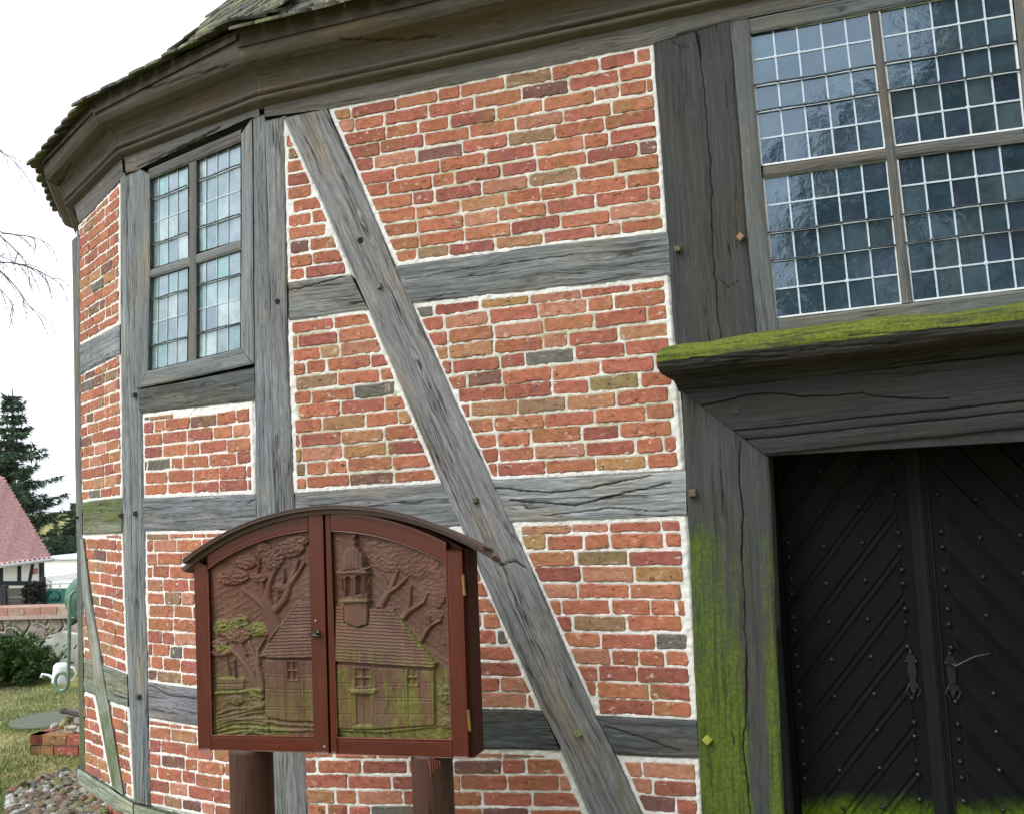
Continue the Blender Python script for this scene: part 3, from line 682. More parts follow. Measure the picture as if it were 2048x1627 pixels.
# the long drying crack of the lintel
lint_cr=[FA.pl([(1405,812),(1450,802),(1500,788),(1550,786),(1610,793),(1670,791),(1712,788),(1725,784),(1745,792),(1800,796),(1900,797)],.02)]
bpy.data.objects.remove(lintel)
lintel=timber('door_lintel',FA,[lt0,ltR],[lb0,lbR],church,px='sz',o=.020,res=(.010,.0035),seed=75,tint=(.050,.054,.060),mat=MWS,height=lintel_h,knots=1,rnd=.004,cracks=[(lint_cr[0],.0045,.008)]) if False else timber('door_lintel',FA,[lt0,ltR],[lb0,lbR],church,px=False,o=.020,res=(.010,.0035),seed=75,tint=(.033,.036,.039),mat=MWS,height=lintel_h,knots=1,rnd=.004,cracks=[([(1405,812),(1450,802),(1500,788),(1550,786),(1610,793),(1670,791),(1712,788),(1725,784),(1745,792),(1800,796),(1900,797)],.0045,.008)])
for x,y in ((1472,819),): peg_or_hole(FA,x,y,lintel,.026,0,.021,.003,(.04,.042,.045),True,.9)
# lintel underside: a block running back to the doors
mb=MB();zl=lb0[1]
mb.hexa(np.concatenate([FA.w(np.array([lb0[0]-.02,lbR[0]+.02,lbR[0]+.02,lb0[0]-.02]),np.array([zl+.004]*4),np.array([-.32,-.32,.008,.008])),FA.w(np.array([lb0[0]-.02,lbR[0]+.02,lbR[0]+.02,lb0[0]-.02]),np.array([zl+.2]*4),np.array([-.32,-.32,.008,.008]))]),(.03,.03,.032))
mb.build('lintel_soffit',M_GREY_TINT,church)
# jamb reveals and mirrored right side
jl=np.array([Pj(1363,782),Pj(1372,985),Pj(1391,1400),Pj(1422,1900)]);jr=np.array([Pj(1536,913),Pj(1547,1150),Pj(1568,1627),Pj(1581,1900)])
mj=lambda A:np.stack([2*SC-A[:,0],A[:,1]],1)
sO=2*SC-Pj(1372,985)[0]+.10
timber('door_jamb',FA,np.vstack([mj(jr)[:1]+[[0,.14]],mj(jr)]),np.array([(sO,lt0[1]+.0),(sO,mj(jl)[-1,1])]),church,px=False,o=.014,seed=76,tint=(.075,.082,.082),mat=MWS,moss=lambda X,Y,U,V:ss(.9,1.3,U)*(.6+.5*fbm(U*5,V*9,3,3)))
for A in (jr,mj(jr)):
    mb=MB()
    for i in range(len(A)-1):
        s1,z1=A[i];s2,z2=A[i+1];sg=-1 if A is jr else 1
        mb.hexa(np.concatenate([FA.w(np.array([s2-.1*(sg<0),s2+.1*(sg>0),s2+.1*(sg>0),s2-.1*(sg<0)]),np.array([z2]*4),np.array([-.3,-.3,-.02,-.02])),FA.w(np.array([s1-.1*(sg<0),s1+.1*(sg>0),s1+.1*(sg>0),s1-.1*(sg<0)]),np.array([z1]*4),np.array([-.3,-.3,-.02,-.02]))]),(.06,.065,.06))
    mb.build('door_reveal',M_GREY_TINT,church)
# doors: chevron boarding as relief
DO=-REC
MDOOR=wood_mat('black_door_paint',grain=.5,contrast=.6,rough=.65,spec=.07,line=.2,bd=.0012,mosscol=(.060,.100,.004,1),mg=.9)
dl=Pj(1547,1150)[0]-.03;ztop=zl+.02;zbot=.22
def door_leaf(sgn):
    a,b=(dl,SC+.0) if sgn<0 else (SC+.0,2*SC-dl)
    st=.0045;xs=np.arange(a,b+st,st);zs=np.arange(zbot,ztop,st);X,Z=np.meshgrid(xs,zs,indexing='ij')
    c=abs(X-SC)                                 # distance from the meeting line
    th=R(51);dd=(c*math.sin(th)+ (Z)*math.cos(th)) # boards fall away from the middle
    per=.1235;f=(dd/per)%1.0
    H=.007*np.minimum(ss(0,.06,f),1-ss(.90,.97,f))+.006*(ss(.80,.83,f)-ss(.90,.93,f))
    H=np.where(c>SC-dl-.055,.0,H)               # hanging stile
    H=np.where((c<.10),.002,H)+.0
    O=H+(fbm(X*30,Z*9,sgn+5,3)-.5)*.002
    Vt=FA.w(X,Z,DO+O);idx=np.arange(X.size).reshape(X.shape)
    q=np.stack([idx[:-1,:-1],idx[1:,:-1],idx[1:,1:],idx[:-1,1:]],-1).reshape(-1,4)
    px_,py_=project(Vt)
    mo=.85*ss(1535,1660,py_+30*(fbm(X*9,Z*5,4,3)-.5)-.02*(px_-1570))*(.85+.5*(fbm(X*14,Z*10,8,3)-.5))*(1-.9*(1-ss(.02,.035,np.abs(X-dl-.03))))
    bo=np.floor(dd/per);al=c*math.cos(th)-Z*math.sin(th)
    uv=np.stack([al.ravel()+bo.ravel()*1.3,(dd).ravel()+bo.ravel()*.37],1)
    gro=np.clip((1-ss(0,.05,f))*(c<SC-dl-.055)*(c>.1),0,1)
    return mk('door_leaf',Vt,q,MDOOR,church,uv=uv,att={'crack':(gro*.8).ravel(),'moss':np.clip(mo*1.15,0,1).ravel()},colr=np.array((.0070,.0082,.0092)))
leafL=door_leaf(-1);leafR=door_leaf(1)
# meeting astragal with mouldings
sweep('door_astragal',Facet(FA.w(np.array(SC),np.array(0.),0)[:2],(1,0),(0,-1)),[(DO,zbot),(DO+.02,zbot)],lambda o:0,lambda o:0.001,church,1) if False else None
mb=MB()
for w_,t0,t1 in ((.088,.0,.010),(.058,.010,.020),(.030,.020,.036),(.012,.036,.042)):
    mb.hexa(np.concatenate([FA.w(np.array([SC-w_/2,SC+w_/2,SC+w_/2,SC-w_/2]),np.array([zbot]*4),DO+np.array([t0-.004]*2+[t1]*2)),FA.w(np.array([SC-w_/2,SC+w_/2,SC+w_/2,SC-w_/2]),np.array([ztop]*4),DO+np.array([t0-.004]*2+[t1]*2))]),(.0055,.006,.007))
mb.build('door_astragal',M_GREY_TINT,church)
# studs (photo pixels in a zoomed crop: scale 2.819, origin 1340,1050; and 2.667, origin 1280,600)
za=lambda L:[(1340+x/2.819,1050+y/2.819) for x,y in L]
zc=lambda L:[(1280+x/2.667,600+y/2.667) for x,y in L]
stL=za([(665,97),(667,178),(680,300),(683,383),(692,517),(703,590),(708,730),(718,797),(725,933),(728,1010),(742,1140),(745,1217),(752,1345),(758,1425),(770,1555),
 (868,120),(880,328),(895,545),(911,755),(927,963),(941,1173),(957,1380),(977,1592),(1083,97),(1100,308),(1115,528),(1133,740),(1152,950),(1168,1153),(1184,1367),(1200,1587),
 (1288,40),(1295,117),(1307,250),(1313,327),(1324,468),(1328,545),(1340,683),(1363,972),(1375,1108),(1378,1188),(1390,1325),(1398,1405),(1408,1545)])+zc([(960,1120),(1168,1100),(1360,1033),(960,905),(1150,890),(1345,870)])
stR=za([(1530,35),(1537,120),(1547,250),(1556,342),(1567,470),(1572,558),(1585,687),(1610,993),(1623,1120),(1630,1207),(1637,1330),(1645,1422),(1655,1553),
 (1748,70),(1768,290),(1785,507),(1825,947),(1840,1163),(1858,1380),(1878,1602),(1978,55),(1995,270),(2010,490),(2025,705),(2040,920),(2055,1130),(2070,1350)])+zc([(1588,1030),(1793,1060),(2015,1040)])
def stud_mesh():
    mb=MB();r=.0125
    prof=[(r*1.05,0),(r,.006),(r*.75,.012),(r*.3,.0165),(.0005,.018)]
    mb.lathe(prof,(0,0,0),(0,-1,0),6,(1,1,1));o=mb.build('stud',M_IRON2,None);return o
sm_=stud_mesh();first=True
for L,pr in ((stL,leafL),(stR,leafR)):
    for x,y in L:
        s,z=FA.pix(np.array(x),np.array(y),DO+.01)
        w=FA.w(np.array(float(s)),np.array(float(z)),DO+.003)
        if first: o=sm_;first=False
        else: o=sm_.copy();col.objects.link(o)
        o.parent=pr;o.location=[float(v) for v in w];o.rotation_euler=(0,random.Random(x).uniform(0,1),0)
# ironwork: escutcheons and lever
def plate_fn(cx,cy,parent,keyhole):
    s,z=FA.pix(np.array(float(cx)),np.array(float(cy)),DO+.01);s=float(s);z=float(z);mb=MB()
    H=[(x*.72,y) for x,y in [(0,.115),(.012,.10),(.008,.088),(.026,.075),(.034,.055),(.020,.045),(.030,.02),(.024,-.02),(.018,-.04),(.034,-.055),(.040,-.068),(.018,-.075),(.012,-.095),(0,-.112)]]
    pts=H+[(-x,y) for x,y in H[-2:0:-1]];n_=len(pts)
    V=[FA.w(np.array(s+x),np.array(z+y),DO+.008) for x,y in pts]+[FA.w(np.array(s+x*.9),np.array(z+y*.97),DO+.014) for x,y in pts]
    mb.add(V,[tuple(range(n_,2*n_))]+[(i,(i+1)%n_,(i+1)%n_+n_,i+n_) for i in range(n_)])
    for x,y in ((0,.09),(0,-.085),(.02,.05),(-.02,.05)):
        c=FA.w(np.array(s+x),np.array(z+y),DO+.013);mb.lathe([(.007,0),(.006,.004),(.001,.006)],c,(0,-1,0),8)
    for sx in (-1,1):
        pts3=[FA.w(np.array(s+sx*(.012+.022*math.sin(t))),np.array(z-.06-.02*t/1.5+.008*math.cos(3*t)),DO+.017) for t in np.linspace(0,3,9)];mb.tube(pts3,.0035,6)
    if keyhole:
        c=FA.w(np.array(s),np.array(z-.045),DO+.0155);mb.lathe([(.012,0),(.012,.002),(.007,.0025),(.006,-.004),(.0005,-.004)],c,(0,-1,0),12)
    return mb.build('escutcheon',M_IRON2,parent)
plate_fn(1824,1343,leafL,False);plate_fn(1903,1347,leafR,True)
mb=MB();hp=[(1903,1326,.02),(1903,1326,.055),(1912,1331,.062),(1925,1324,.062),(1945,1314,.062),(1962,1309,.062),(1978,1307,.060),(1984,1303,.052),(1983,1311,.046)]
hpts=[]
for x,y,o in hp:
    q=FA.pix(np.array(float(x)),np.array(float(y)),DO+o);hpts.append(FA.w(q[0],q[1],DO+o))
mb.tube(hpts,[.011,.009,.007,.0055,.005,.005,.005,.006,.005],8);mb.build('door_handle',M_IRON2,leafR,smooth=True)
# hood moulding
h0=Pj(1345,770,.02)
zh=lt0[1]+.002
HP=[(.0,-.006),(.020,.0),(.027,.010),(.036,.026),(.054,.042),(.076,.052),(.096,.058),(.106,.062),(.112,.066),(.135,.068),(.158,.080),(.172,.102),(.178,.130),(.172,.160),(.155,.186),(.125,.205),(.08,.215),(.0,.212)]
slope=(lt1[1]-lt0[1])/(lt1[0]-lt0[0])
HPZ=[(o,zh+z) for o,z in HP]
hood=sweep('door_hood',FA,HPZ,lambda o:lt0[0]-.005-o*.42,lambda o:ltR[0]+.005+o*.42,church,210,step=.012,dz=lambda s:slope*(s-lt0[0])+.010*(fbm(s*1.6,s*0,77,3)-.5),tint=(.032,.032,.032),rough=.006,wav=.018,mat=MHOOD,sub=.006,
  moss=lambda X,Y,Sg,T,nz:1.15*ss(-.25,.30,nz+.5*(fbm(Sg*7,T*22,5,4)-.5)+.02)*ss(.15,.19,T)*(1-.45*ss(.5,.75,fbm(Sg*5,T*14,12,3))),
  cracks=[([(1380,716),(1480,715),(1580,712)],2.2,.006),([(1600,700),(1720,692),(1800,684)],2.2,.006),([(1700,672),(1850,660),(1990,648)],2,.005)])
# mirrored post above the door and wall beyond
pl_=np.array([Pj(1306,87),Pj(1333,463),Pj(1352,700)]);pr_=np.array([Pj(1461,40),Pj(1497,500),Pj(1518,690)])
sO=2*SC-Pj(1372,985)[0]+.10
timber('post',FA,np.array([Pj(2058,-130),Pj(2062,-60),Pj(2092,250),Pj(2127,572),Pj(2137,665)]),[(sO,z0+.0),(sO,lt0[1]+.1)],church,px=False,o=.014,seed=78,tint=(.065,.07,.073),mat=MWS)
sR=sO
timber('post',FA,[(6.5,SILLZ),(6.5,z0)],[(6.8,SILLZ),(6.8,z0)],church,px=False,seed=79)
for zz_a,zz_b in ((.021,-.167),(1.045,.858),(-.991,-1.172)):
    timber('rail',FA,[(sR+.01,EZ+zz_a*S),(6.5,EZ+zz_a*S)],[(sR+.01,EZ+zz_b*S),(6.5,EZ+zz_b*S)],church,px=False,seed=80,tint=(.17,.185,.19))
for za_,zb_ in ((-1.659,-1.172),(-.991,-.167),(.021,.858),(1.045,1.87)):
    brick_panel(FA,[(sR+.01,EZ+za_*S),(6.5,EZ+za_*S),(6.5,EZ+zb_*S),(sR+.01,EZ+zb_*S)],church,120+int(za_*10),px=False)
# --- windows
def glass_mat(name,dirt):
    m,n,b=newmat(name);q=NB(n);tc=q.a('ShaderNodeTexCoord').outputs['Object'];t=q.attr('tint').outputs['Color']
    f=q.noise(tc,6,5,.7);g2=q.noise(tc,40,5,.75)
    c=q.mix(1.0,t,q.ramp(f,(.35,.7),(.65,1.3)),'MULTIPLY')
    c=q.mix(q.math('MULTIPLY',q.sm(g2,.55,.75),dirt),c,(.45,.48,.5,1))
    q.l(c,b.inputs['Base Color']);b.inputs['Roughness'].default_value=.04;b.inputs['IOR'].default_value=2.1;b.inputs['Specular Tint'].default_value=(.62,.82,1,1)
    q.l(q.math('ADD',.03,q.math('MULTIPLY',q.sm(g2,.45,.7),.13)),b.inputs['Roughness'])
    q.bump(q.math('ADD',q.noise(tc,9,3,.6),q.math('MULTIPLY',g2,.12)),b,.35,.004);return m
MG1=glass_mat('leaded_glass_dark',.06);MG2=glass_mat('leaded_glass_painted_sky',.15)
def window(F,secs,ncol,nrow,rodrows,mat,pal,seed,frame,winname_label=None,lead_c=(.5,.58,.66),og=-.012,tiltdeg=.5,putty=True,lw=.0065):
    rs=np.random.RandomState(seed)
    win=frame[0]
    for si,quad in enumerate(secs):     # quad: tl,tr,br,bl pixels
        Q=F.pl(quad,og)
        def bl(u,v): return (Q[0]*(1-u)+Q[1]*u)*(1-v)+(Q[3]*(1-u)+Q[2]*u)*v
        pane=MB();lead=MB()
        for i in range(ncol):
            for j in range(nrow):
                c=[bl(i/ncol,j/nrow),bl((i+1)/ncol,j/nrow),bl((i+1)/ncol,(j+1)/nrow),bl(i/ncol,(j+1)/nrow)]
                a1,a2=np.radians(rs.normal(0,tiltdeg,2));ctr=sum(c)/4
                oo=[og+(p[0]-ctr[0])*a1+(p[1]-ctr[1])*a2 for p in c]
                colr=np.array(pal[rs.randint(len(pal))])*rs.uniform(.8,1.2)
                f=F.w(np.array([p[0] for p in c]),np.array([p[1] for p in c]),np.array(oo))
                ff=[(3,2,1,0)] if not F.flip else [(0,1,2,3)]
                if (np.cross(f[ff[0][1]]-f[ff[0][0]],f[ff[0][2]]-f[ff[0][0]])[:2]@F.n)<0: ff=[ff[0][::-1]]
                pane.add(f,ff,colr)
        pane.build('pane',mat,win)
        def strip(p,q,w,o0,o1,mbx):
            d=np.array(q)-np.array(p);d=d/np.linalg.norm(d);nn=np.array([-d[1],d[0]])*w/2
            P=[np.array(p)-nn,np.array(q)-nn,np.array(q)+nn,np.array(p)+nn];P=np.array(P)
            m=[(P[0]+P[3])/2,(P[1]+P[2])/2]
            b=F.w(P[:,0],P[:,1],o0);f=F.w(np.array([(P[0]*.8+m[0]*.2)[0],(P[1]*.8+m[1]*.2)[0],(P[2]*.8+m[1]*.2)[0],(P[3]*.8+m[0]*.2)[0]]),np.array([(P[0]*.8+m[0]*.2)[1],(P[1]*.8+m[1]*.2)[1],(P[2]*.8+m[1]*.2)[1],(P[3]*.8+m[0]*.2)[1]]),o1)
            mbx.hexa(np.concatenate([b,f]))
        for i in range(1,ncol): strip(bl(i/ncol,0),bl(i/ncol,1),lw,og-.004,og+.0055,lead)
        for j in range(1,nrow): strip(bl(0,j/nrow),bl(1,j/nrow),lw,og-.004,og+.0045,lead)
        for i in range(1,ncol):          # solder blobs
            for j in range(1,nrow):
                c=bl(i/ncol,j/nrow);k=.9+rs.rand()*.5;w=F.w(np.array(c[0]),np.array(c[1]),og+.004);lead.lathe([(lw*.95*k,0),(lw*.7*k,.0025),(.0004,.0035)],w,(F.n[0],F.n[1],0),6)
        lead.build('lead_lattice',M_LEAD,win)
        if putty:
            pt=MB();e=[bl(0,0),bl(1,0),bl(1,1),bl(0,1)]
            wq=.010
            for k in range(4):
                strip(e[k],e[(k+1)%4],wq if k<3 else wq,og-.003,og+.009+.0004*k,pt)
            pt.build('putty_edge',M_PUTTY,win)
        for j in rodrows[si]:
            p=bl(-.035,j/nrow);q_=bl(1.035,j/nrow);mb=MB()
            pts=[]
            for t in np.linspace(0,1,9):
                s=p*(1-t)+q_*t;pts.append(F.w(np.array(s[0]),np.array(s[1]+.002*math.sin(9*t+si)),og+.018))
            mb.tube(pts,.0042,6)
            for i in range(1,ncol):
                c=bl(i/ncol,j/nrow);w1=F.w(np.array(c[0]),np.array(c[1]),og+.004);w2=F.w(np.array(c[0]),np.array(c[1]+.006),og+.022);mb.tube([w1,w2,w2+np.array([0,0,-.012])],.0022,5)
            mb.build('saddle_bar',M_IRON,win,smooth=True)
def member(F,Lp,Rp,seed,parent,tint=(.16,.175,.18),o=.02,**k): return timber('frame_member',F,Lp,Rp,parent,o=o,seed=seed,tint=tint,mat=MWS,depth=.09,res=(.012,.004),**k)
# big window over the door
xr=lambda p: p
w1=timber('window',FA,[(1459,43),(1474,200),(1497,500),(1516,680)],[(1497,36),(1503,120),(1521,330),(1553,636),(1557,672)],church,o=.022,seed=81,tint=(.115,.125,.13),mat=MWS,depth=.1,res=(.012,.004),wob=.0015)
ft=(.13,.145,.15)
member(FA,[(1497,38),(1750,-14),(2040,-72)],[(1499,68),(1748,21),(2040,-37)],82,w1,ft,o=.014,wob=.0015)
member(FA,[(1739,26),(1771,295),(1804,607)],[(1757,23),(1789,293),(1826,604)],83,w1,(.12,.125,.125),o=.014,wob=.001)
member(FA,[(1525,333),(1771,297),(2047,257)],[(1526,356),(1773,320),(2050,283)],84,w1,(.12,.125,.125),o=.010,wob=.001)
member(FA,[(1553,637),(1803,608),(2100,572)],[(1557,675),(1800,646),(2100,612)],85,w1,(.125,.14,.135),o=.014,moss=lambda X,Y,U,V:.45*ss(.0,.09,V)*fbm(X/50,Y/20,3,3))
member(FA,[(2022,-60),(2051,250),(2088,572)],[(2060,-60),(2090,250),(2125,572)],86,w1,ft,o=.014,wob=.0015)
palA=[(.030,.055,.075),(.024,.046,.062),(.040,.068,.088),(.032,.048,.074),(.042,.066,.08)]
window(FA,[[(1500,70),(1738,27),(1770,297),(1524,332)],[(1758,22),(2018,-26),(2049,257),(1790,293)],[(1527,357),(1773,321),(1803,607),(1553,636)],[(1794,317),(2051,283),(2086,572),(1826,603)]],5,5,[(2,3),(2,3),(2,3),(2,3)],MG1,palA,5,[w1],tiltdeg=.5,lw=.009)
# window of the bay
w2=timber('window',FB,[(276,337),(274,560),(272,777)],[(298,347),(298,545),(294,745),(293,765)],church,o=.022,seed=87,tint=(.17,.19,.20),mat=MWS,depth=.1,res=(.012,.004),wob=.0015)
ft2=(.16,.175,.185)
member(FB,[(481,270),(482,480),(480,695)],[(502,238),(504,480),(506,727)],88,w2,(.20,.22,.235),o=.024,wob=.0015)
member(FB,[(296,338),(380,302),(482,258)],[(299,358),(377,327),(481,282)],89,w2,(.10,.10,.10),o=.018,wob=.0015)
member(FB,[(376,326),(377,520),(375,724)],[(391,320),(391,520),(391,718)],90,w2,(.14,.145,.145),o=.016,wob=.001)
member(FB,[(299,540),(377,513),(481,479)],[(299,556),(377,532),(481,499)],91,w2,(.17,.18,.18),o=.012,wob=.001)
member(FB,[(294,742),(376,722),(481,696)],[(272,777),(380,754),(505,728)],92,w2,(.17,.19,.195),o=.027)
palB=[(.19,.29,.29),(.24,.32,.32),(.20,.25,.28),(.16,.30,.28),(.29,.35,.35),(.15,.21,.22)]  # pale sky reflection put into the base colour of the panes
window(FB,[[(300,359),(376,327),(376,514),(299,539)],[(392,320),(481,282),(481,480),(391,506)],[(299,557),(376,533),(374,722),(296,741)],[(391,526),(481,500),(480,696),(390,718)]],4,4,[(1,3),(1,3),(1,3),(1,3)],MG2,palB,6,[w2],tiltdeg=.5,putty=False,lw=.0055)
# dark rooms behind the glass, wall core, plinth
core=MB()
def corebox(F,a,b,z1,z2,o1=-.30,o2=-.035,c=(.02,.018,.016)):
    core.hexa(np.concatenate([F.w(np.array([a,b,b,a]),np.array([z1]*4),np.array([o1,o1,o2,o2])),F.w(np.array([a,b,b,a]),np.array([z2]*4),np.array([o1,o1,o2,o2]))]),c)
wl=Pj(1497,200)[0]-.05;wr=Pj(2060,200)[0]-.02
corebox(FA,.02,wl,0,z0+.3);corebox(FA,2*SC-dl+.06,6.8,0,z0+.3);corebox(FA,wl,2*SC-dl+.06,lt0[1]+.05,Pj(1553,655)[1]);corebox(FA,wl,2*SC-dl+.06,Pj(1497,45)[1],z0+.3)
zw1=FB.pix(np.array(380.),np.array(740.))[1];zw2=FB.pix(np.array(380.),np.array(315.))[1]
corebox(FB,.03,LB-.03,0,zw1);corebox(FB,.03,LB-.03,zw2,z0+.3);corebox(FC,.02,LC-.02,0,z0+.3);corebox(FD,.02,1.2,0,z0+.3)
core.build('wall_core',M_GREY_TINT,church)
room=MB()
def roombox(F,a,b,z1,z2,dep,o2=-.06):
    P=lambda o:F.w(np.array([a,b,b,a]),np.array([z1,z1,z2,z2]),np.array([o]*4))
    room.add(np.concatenate([P(-dep),P(o2)]),[(0,1,2,3),(0,1,5,4),(1,2,6,5),(2,3,7,6),(3,0,4,7)],(.03,.03,.03))
roombox(FA,wl,2*SC-dl+.06,Pj(1553,655)[1]-.05,z0+.2,1.2);roombox(FB,.03,LB-.03,zw1-.05,zw2+.05,.6)
room.build('dark_interior',M_GREY_TINT,church)
# plinth of bricks on edge
pb=MB();rs=random.Random(8)
def plinth(F,a,b):
    s=a;zt=SILLZ-.117
    while s<b:
        w=.066;e=min(s+w,b);c=random.Random(int(s*991)).choice([(.42,.15,.08),(.36,.12,.07),(.48,.22,.10),(.30,.13,.08)]);k=rs.uniform(.85,1.15);c=tuple(x*k for x in c);o=.055+rs.uniform(-.003,.003)
        pb.hexa(np.concatenate([F.w(np.array([s,e,e,s]),np.array([zt-.24]*4),np.array([-.1,-.1,o,o])),F.w(np.array([s,e,e,s]),np.array([zt]*4),np.array([-.1,-.1,o-.02,o-.02]))]),c)
        s+=w+.011
plinth(FA,.0,6.8);plinth(FB,0,LB);plinth(FC,0,LC);plinth(FD,0,1.2)
pb.build('brick_plinth',M_GREY_TINT,church)
pm=MB()
for F,a,b in ((FA,0,6.8),(FB,0,LB),(FC,0,LC),(FD,0,1.2)):
    pm.hexa(np.concatenate([F.w(np.array([a,b,b,a]),np.array([-.3]*4),np.array([-.12,-.12,.045,.045])),F.w(np.array([a,b,b,a]),np.array([SILLZ-.125]*4),np.array([-.12,-.12,.03,.03]))]),(.42,.38,.33))
pm.build('plinth_base',M_GREY_TINT,church)
st=MB();st.box(*[float(v) for v in (P0[0]+dl-.3,P0[0]+2*SC-dl+.3)],-.5,.2,-.2,zbot,(.35,.34,.32));st.build('door_step',M_GREY_TINT,church)
#TAIL
# ------------------------------------------------------------ NOTICE BOARD
def bw(x,y,o=0):
    q=FN.pix(np.array(float(x)),np.array(float(y)),o);return np.array([float(q[0]),float(q[1])])
nbz=FN.w(*bw(660,1505))
board=root('notice_board',(nbz[0],BOARD_Y+.06,0),'carved red-brown wooden notice cabinet with arched roof standing on two round posts','notice board')
RB=(.090,.018,.011)
def arc3(p,q,r,n):                      # circle through three points
    (ax,ay),(bx,by),(cx,cy)=p,q,r
    d=2*(ax*(by-cy)+bx*(cy-ay)+cx*(ay-by))
    ux=((ax*ax+ay*ay)*(by-cy)+(bx*bx+by*by)*(cy-ay)+(cx*cx+cy*cy)*(ay-by))/d;uy=((ax*ax+ay*ay)*(cx-bx)+(bx*bx+by*by)*(ax-cx)+(cx*cx+cy*cy)*(bx-ax))/d
    R_=math.hypot(ax-ux,ay-uy);a0=math.atan2(ay-uy,ax-ux);a1=math.atan2(cy-uy,cx-ux)
    return np.array([(ux+R_*math.cos(a0+(a1-a0)*i/(n-1)),uy+R_*math.sin(a0+(a1-a0)*i/(n-1))) for i in range(n)]),(ux,uy,R_)
bl_,br_,tl_,tr_,tm_=bw(396,1500),bw(937,1516),bw(387,1117),bw(923,1098),bw(641,1022)
arcT,(ux,uy,UR)=arc3(tl_,tm_,tr_,41)
DEP=.135
def prism(mb,F,poly,o0,o1,c=(1,1,1)):
    P=np.array(poly);n=len(P);b=F.w(P[:,0],P[:,1],o0);f=F.w(P[:,0],P[:,1],o1)
    a=sum(P[i][0]*P[(i+1)%n][1]-P[(i+1)%n][0]*P[i][1] for i in range(n));s=(a>0)!=F.flip
    front=tuple(range(n,2*n));back=tuple(range(n-1,-1,-1));sides=[(i,(i+1)%n,(i+1)%n+n,i+n) for i in range(n)]
    fs=[front,back]+sides
    if not s: fs=[x[::-1] for x in fs]
    mb.add(np.concatenate([b,f]),fs,c)
mb=MB();prism(mb,FN,[bl_+[.004,-.003],br_+[.012,-.003],tr_+[.012,0]]+[tuple(p) for p in arcT[::-1]],-DEP,-.028,(.05,.014,.010));
case=mb.build('cabinet_case',M_GREY_TINT,board)
def ao(uvlen): pass
# frame members of the doors use the stained wood with grain along them
def fm(parent,Lp,Rp,seed,name='door_frame',o=.0,tint=RB,rough=.0004,moss=None,depth=.03): return timber(name,FN,Lp,Rp,parent,px=False,o=o,seed=seed,tint=tint,mat=MSTAIN,depth=depth,res=(.012,.005),rough=rough,wob=.0003,rnd=.002,knots=0,moss=moss)
gapx=bw(649,1260)[0]
L0=np.array([tl_,bl_]);gT=np.array([gapx-.0,arcT[np.argmin(abs(arcT[:,0]-gapx))][1]]);gB=np.array([bw(661,1504)[0],bw(661,1506)[1]])
gTx=bw(649,1028)
P_=lambda x,y:bw(x,y,.0)
# left door
gm=lambda X,Y,U,V:.0*X
fr_l=fm(board,[tl_,bl_],[P_(414,1130),P_(421,1500)],301,'door',moss=lambda X,Y,U,V:.30*ss(1380,1480,Y)*ss(.03,.06,V))
fm(fr_l,[P_(619,1026),P_(631,1505)],[P_(648,1024),P_(660,1505)],302,'meeting_stile',o=.012,tint=(.088,.019,.012))
fm(fr_l,[P_(421.5,1470),P_(630,1473)],[P_(421.5,1499),P_(630,1504)],303,'bottom_rail',o=.0005,tint=(.085,.016,.010),moss=lambda X,Y,U,V:.35*(1-ss(.0,.03,V))*ss(.1,.2,U)*fbm(X/20,Y/9,2,3)*1.3)
def arch(parent,x0,x1,seed,wd_=.085):
    a=[p for p in arcT if x0<=p[0]<=x1]
    yy=lambda x,R_:uy+math.sqrt(max(0,R_*R_-(x-ux)**2))
    xs=np.linspace(x0,x1,22)
    up=[(x,yy(x,UR-.004)) for x in xs];dn=[(x,yy(x,UR-wd_)-.0) for x in xs]
    return fm(parent,up,dn,seed,'arched_rail',o=.001,tint=(.096,.020,.012))
arch(fr_l,P_(414,1100)[0],P_(619,1100)[0],304,.078)
# right door
fr_r=fm(board,[P_(892,1098),P_(905,1515)],[tr_,br_],311,'door',moss=None)
fm(fr_r,[P_(650,1025),P_(662,1506)],[P_(659,1025),P_(674,1507)],312,'meeting_stile',o=.003,tint=(.088,.018,.011))
fm(fr_r,[P_(674.5,1476),P_(904,1481)],[P_(674.5,1507),P_(905,1515)],313,'bottom_rail',o=.0005,tint=(.085,.016,.010))
arch(fr_r,P_(660,1100)[0],P_(893,1100)[0],314,.085)
# carved panels -------------------------------------------------
def cz(mesh): pass
def stroke(H,x,y,pts,r0,r1,h):
    n=len(pts)-1
    for i in range(n):
        (ax,ay),(bx,by)=pts[i],pts[i+1];vx,vy=bx-ax,by-ay;L=vx*vx+vy*vy+1e-9
        t=np.clip(((x-ax)*vx+(y-ay)*vy)/L,0,1);d=np.hypot(x-ax-t*vx,y-ay-t*vy)
        r=(r0+(r1-r0)*(i+t)/n);k=np.clip(1-(d/r)**2,0,1)
        H=np.maximum(H,h*k**.5*(.6+.4*r/max(r0,r1)))
    return H
def blob(H,x,y,cx,cy,rx,ry,h,seed,rot=0):
    c,s=math.cos(rot),math.sin(rot);dx,dy=x-cx,y-cy;u=(dx*c+dy*s)/rx;v=(-dx*s+dy*c)/ry
    e=u*u+v*v+.35*(fbm(x/22+seed,y/22,seed,3)-.5)
    lump=.7+.5*(fbm(x/16,y/11,seed+2,3))+.12*np.sin((x*.35*math.cos(seed)+y*.8+60*fbm(x/40,y/40,seed,3))/4.0)+.5*(fbm(x/9,y/6,seed+4,2)-.5)
    k=ss(0,.22,1-e)*(.55+.45*np.sqrt(np.clip(1-e,0,1)))
    return np.where(k>0,np.maximum(H,h*k*lump),H)
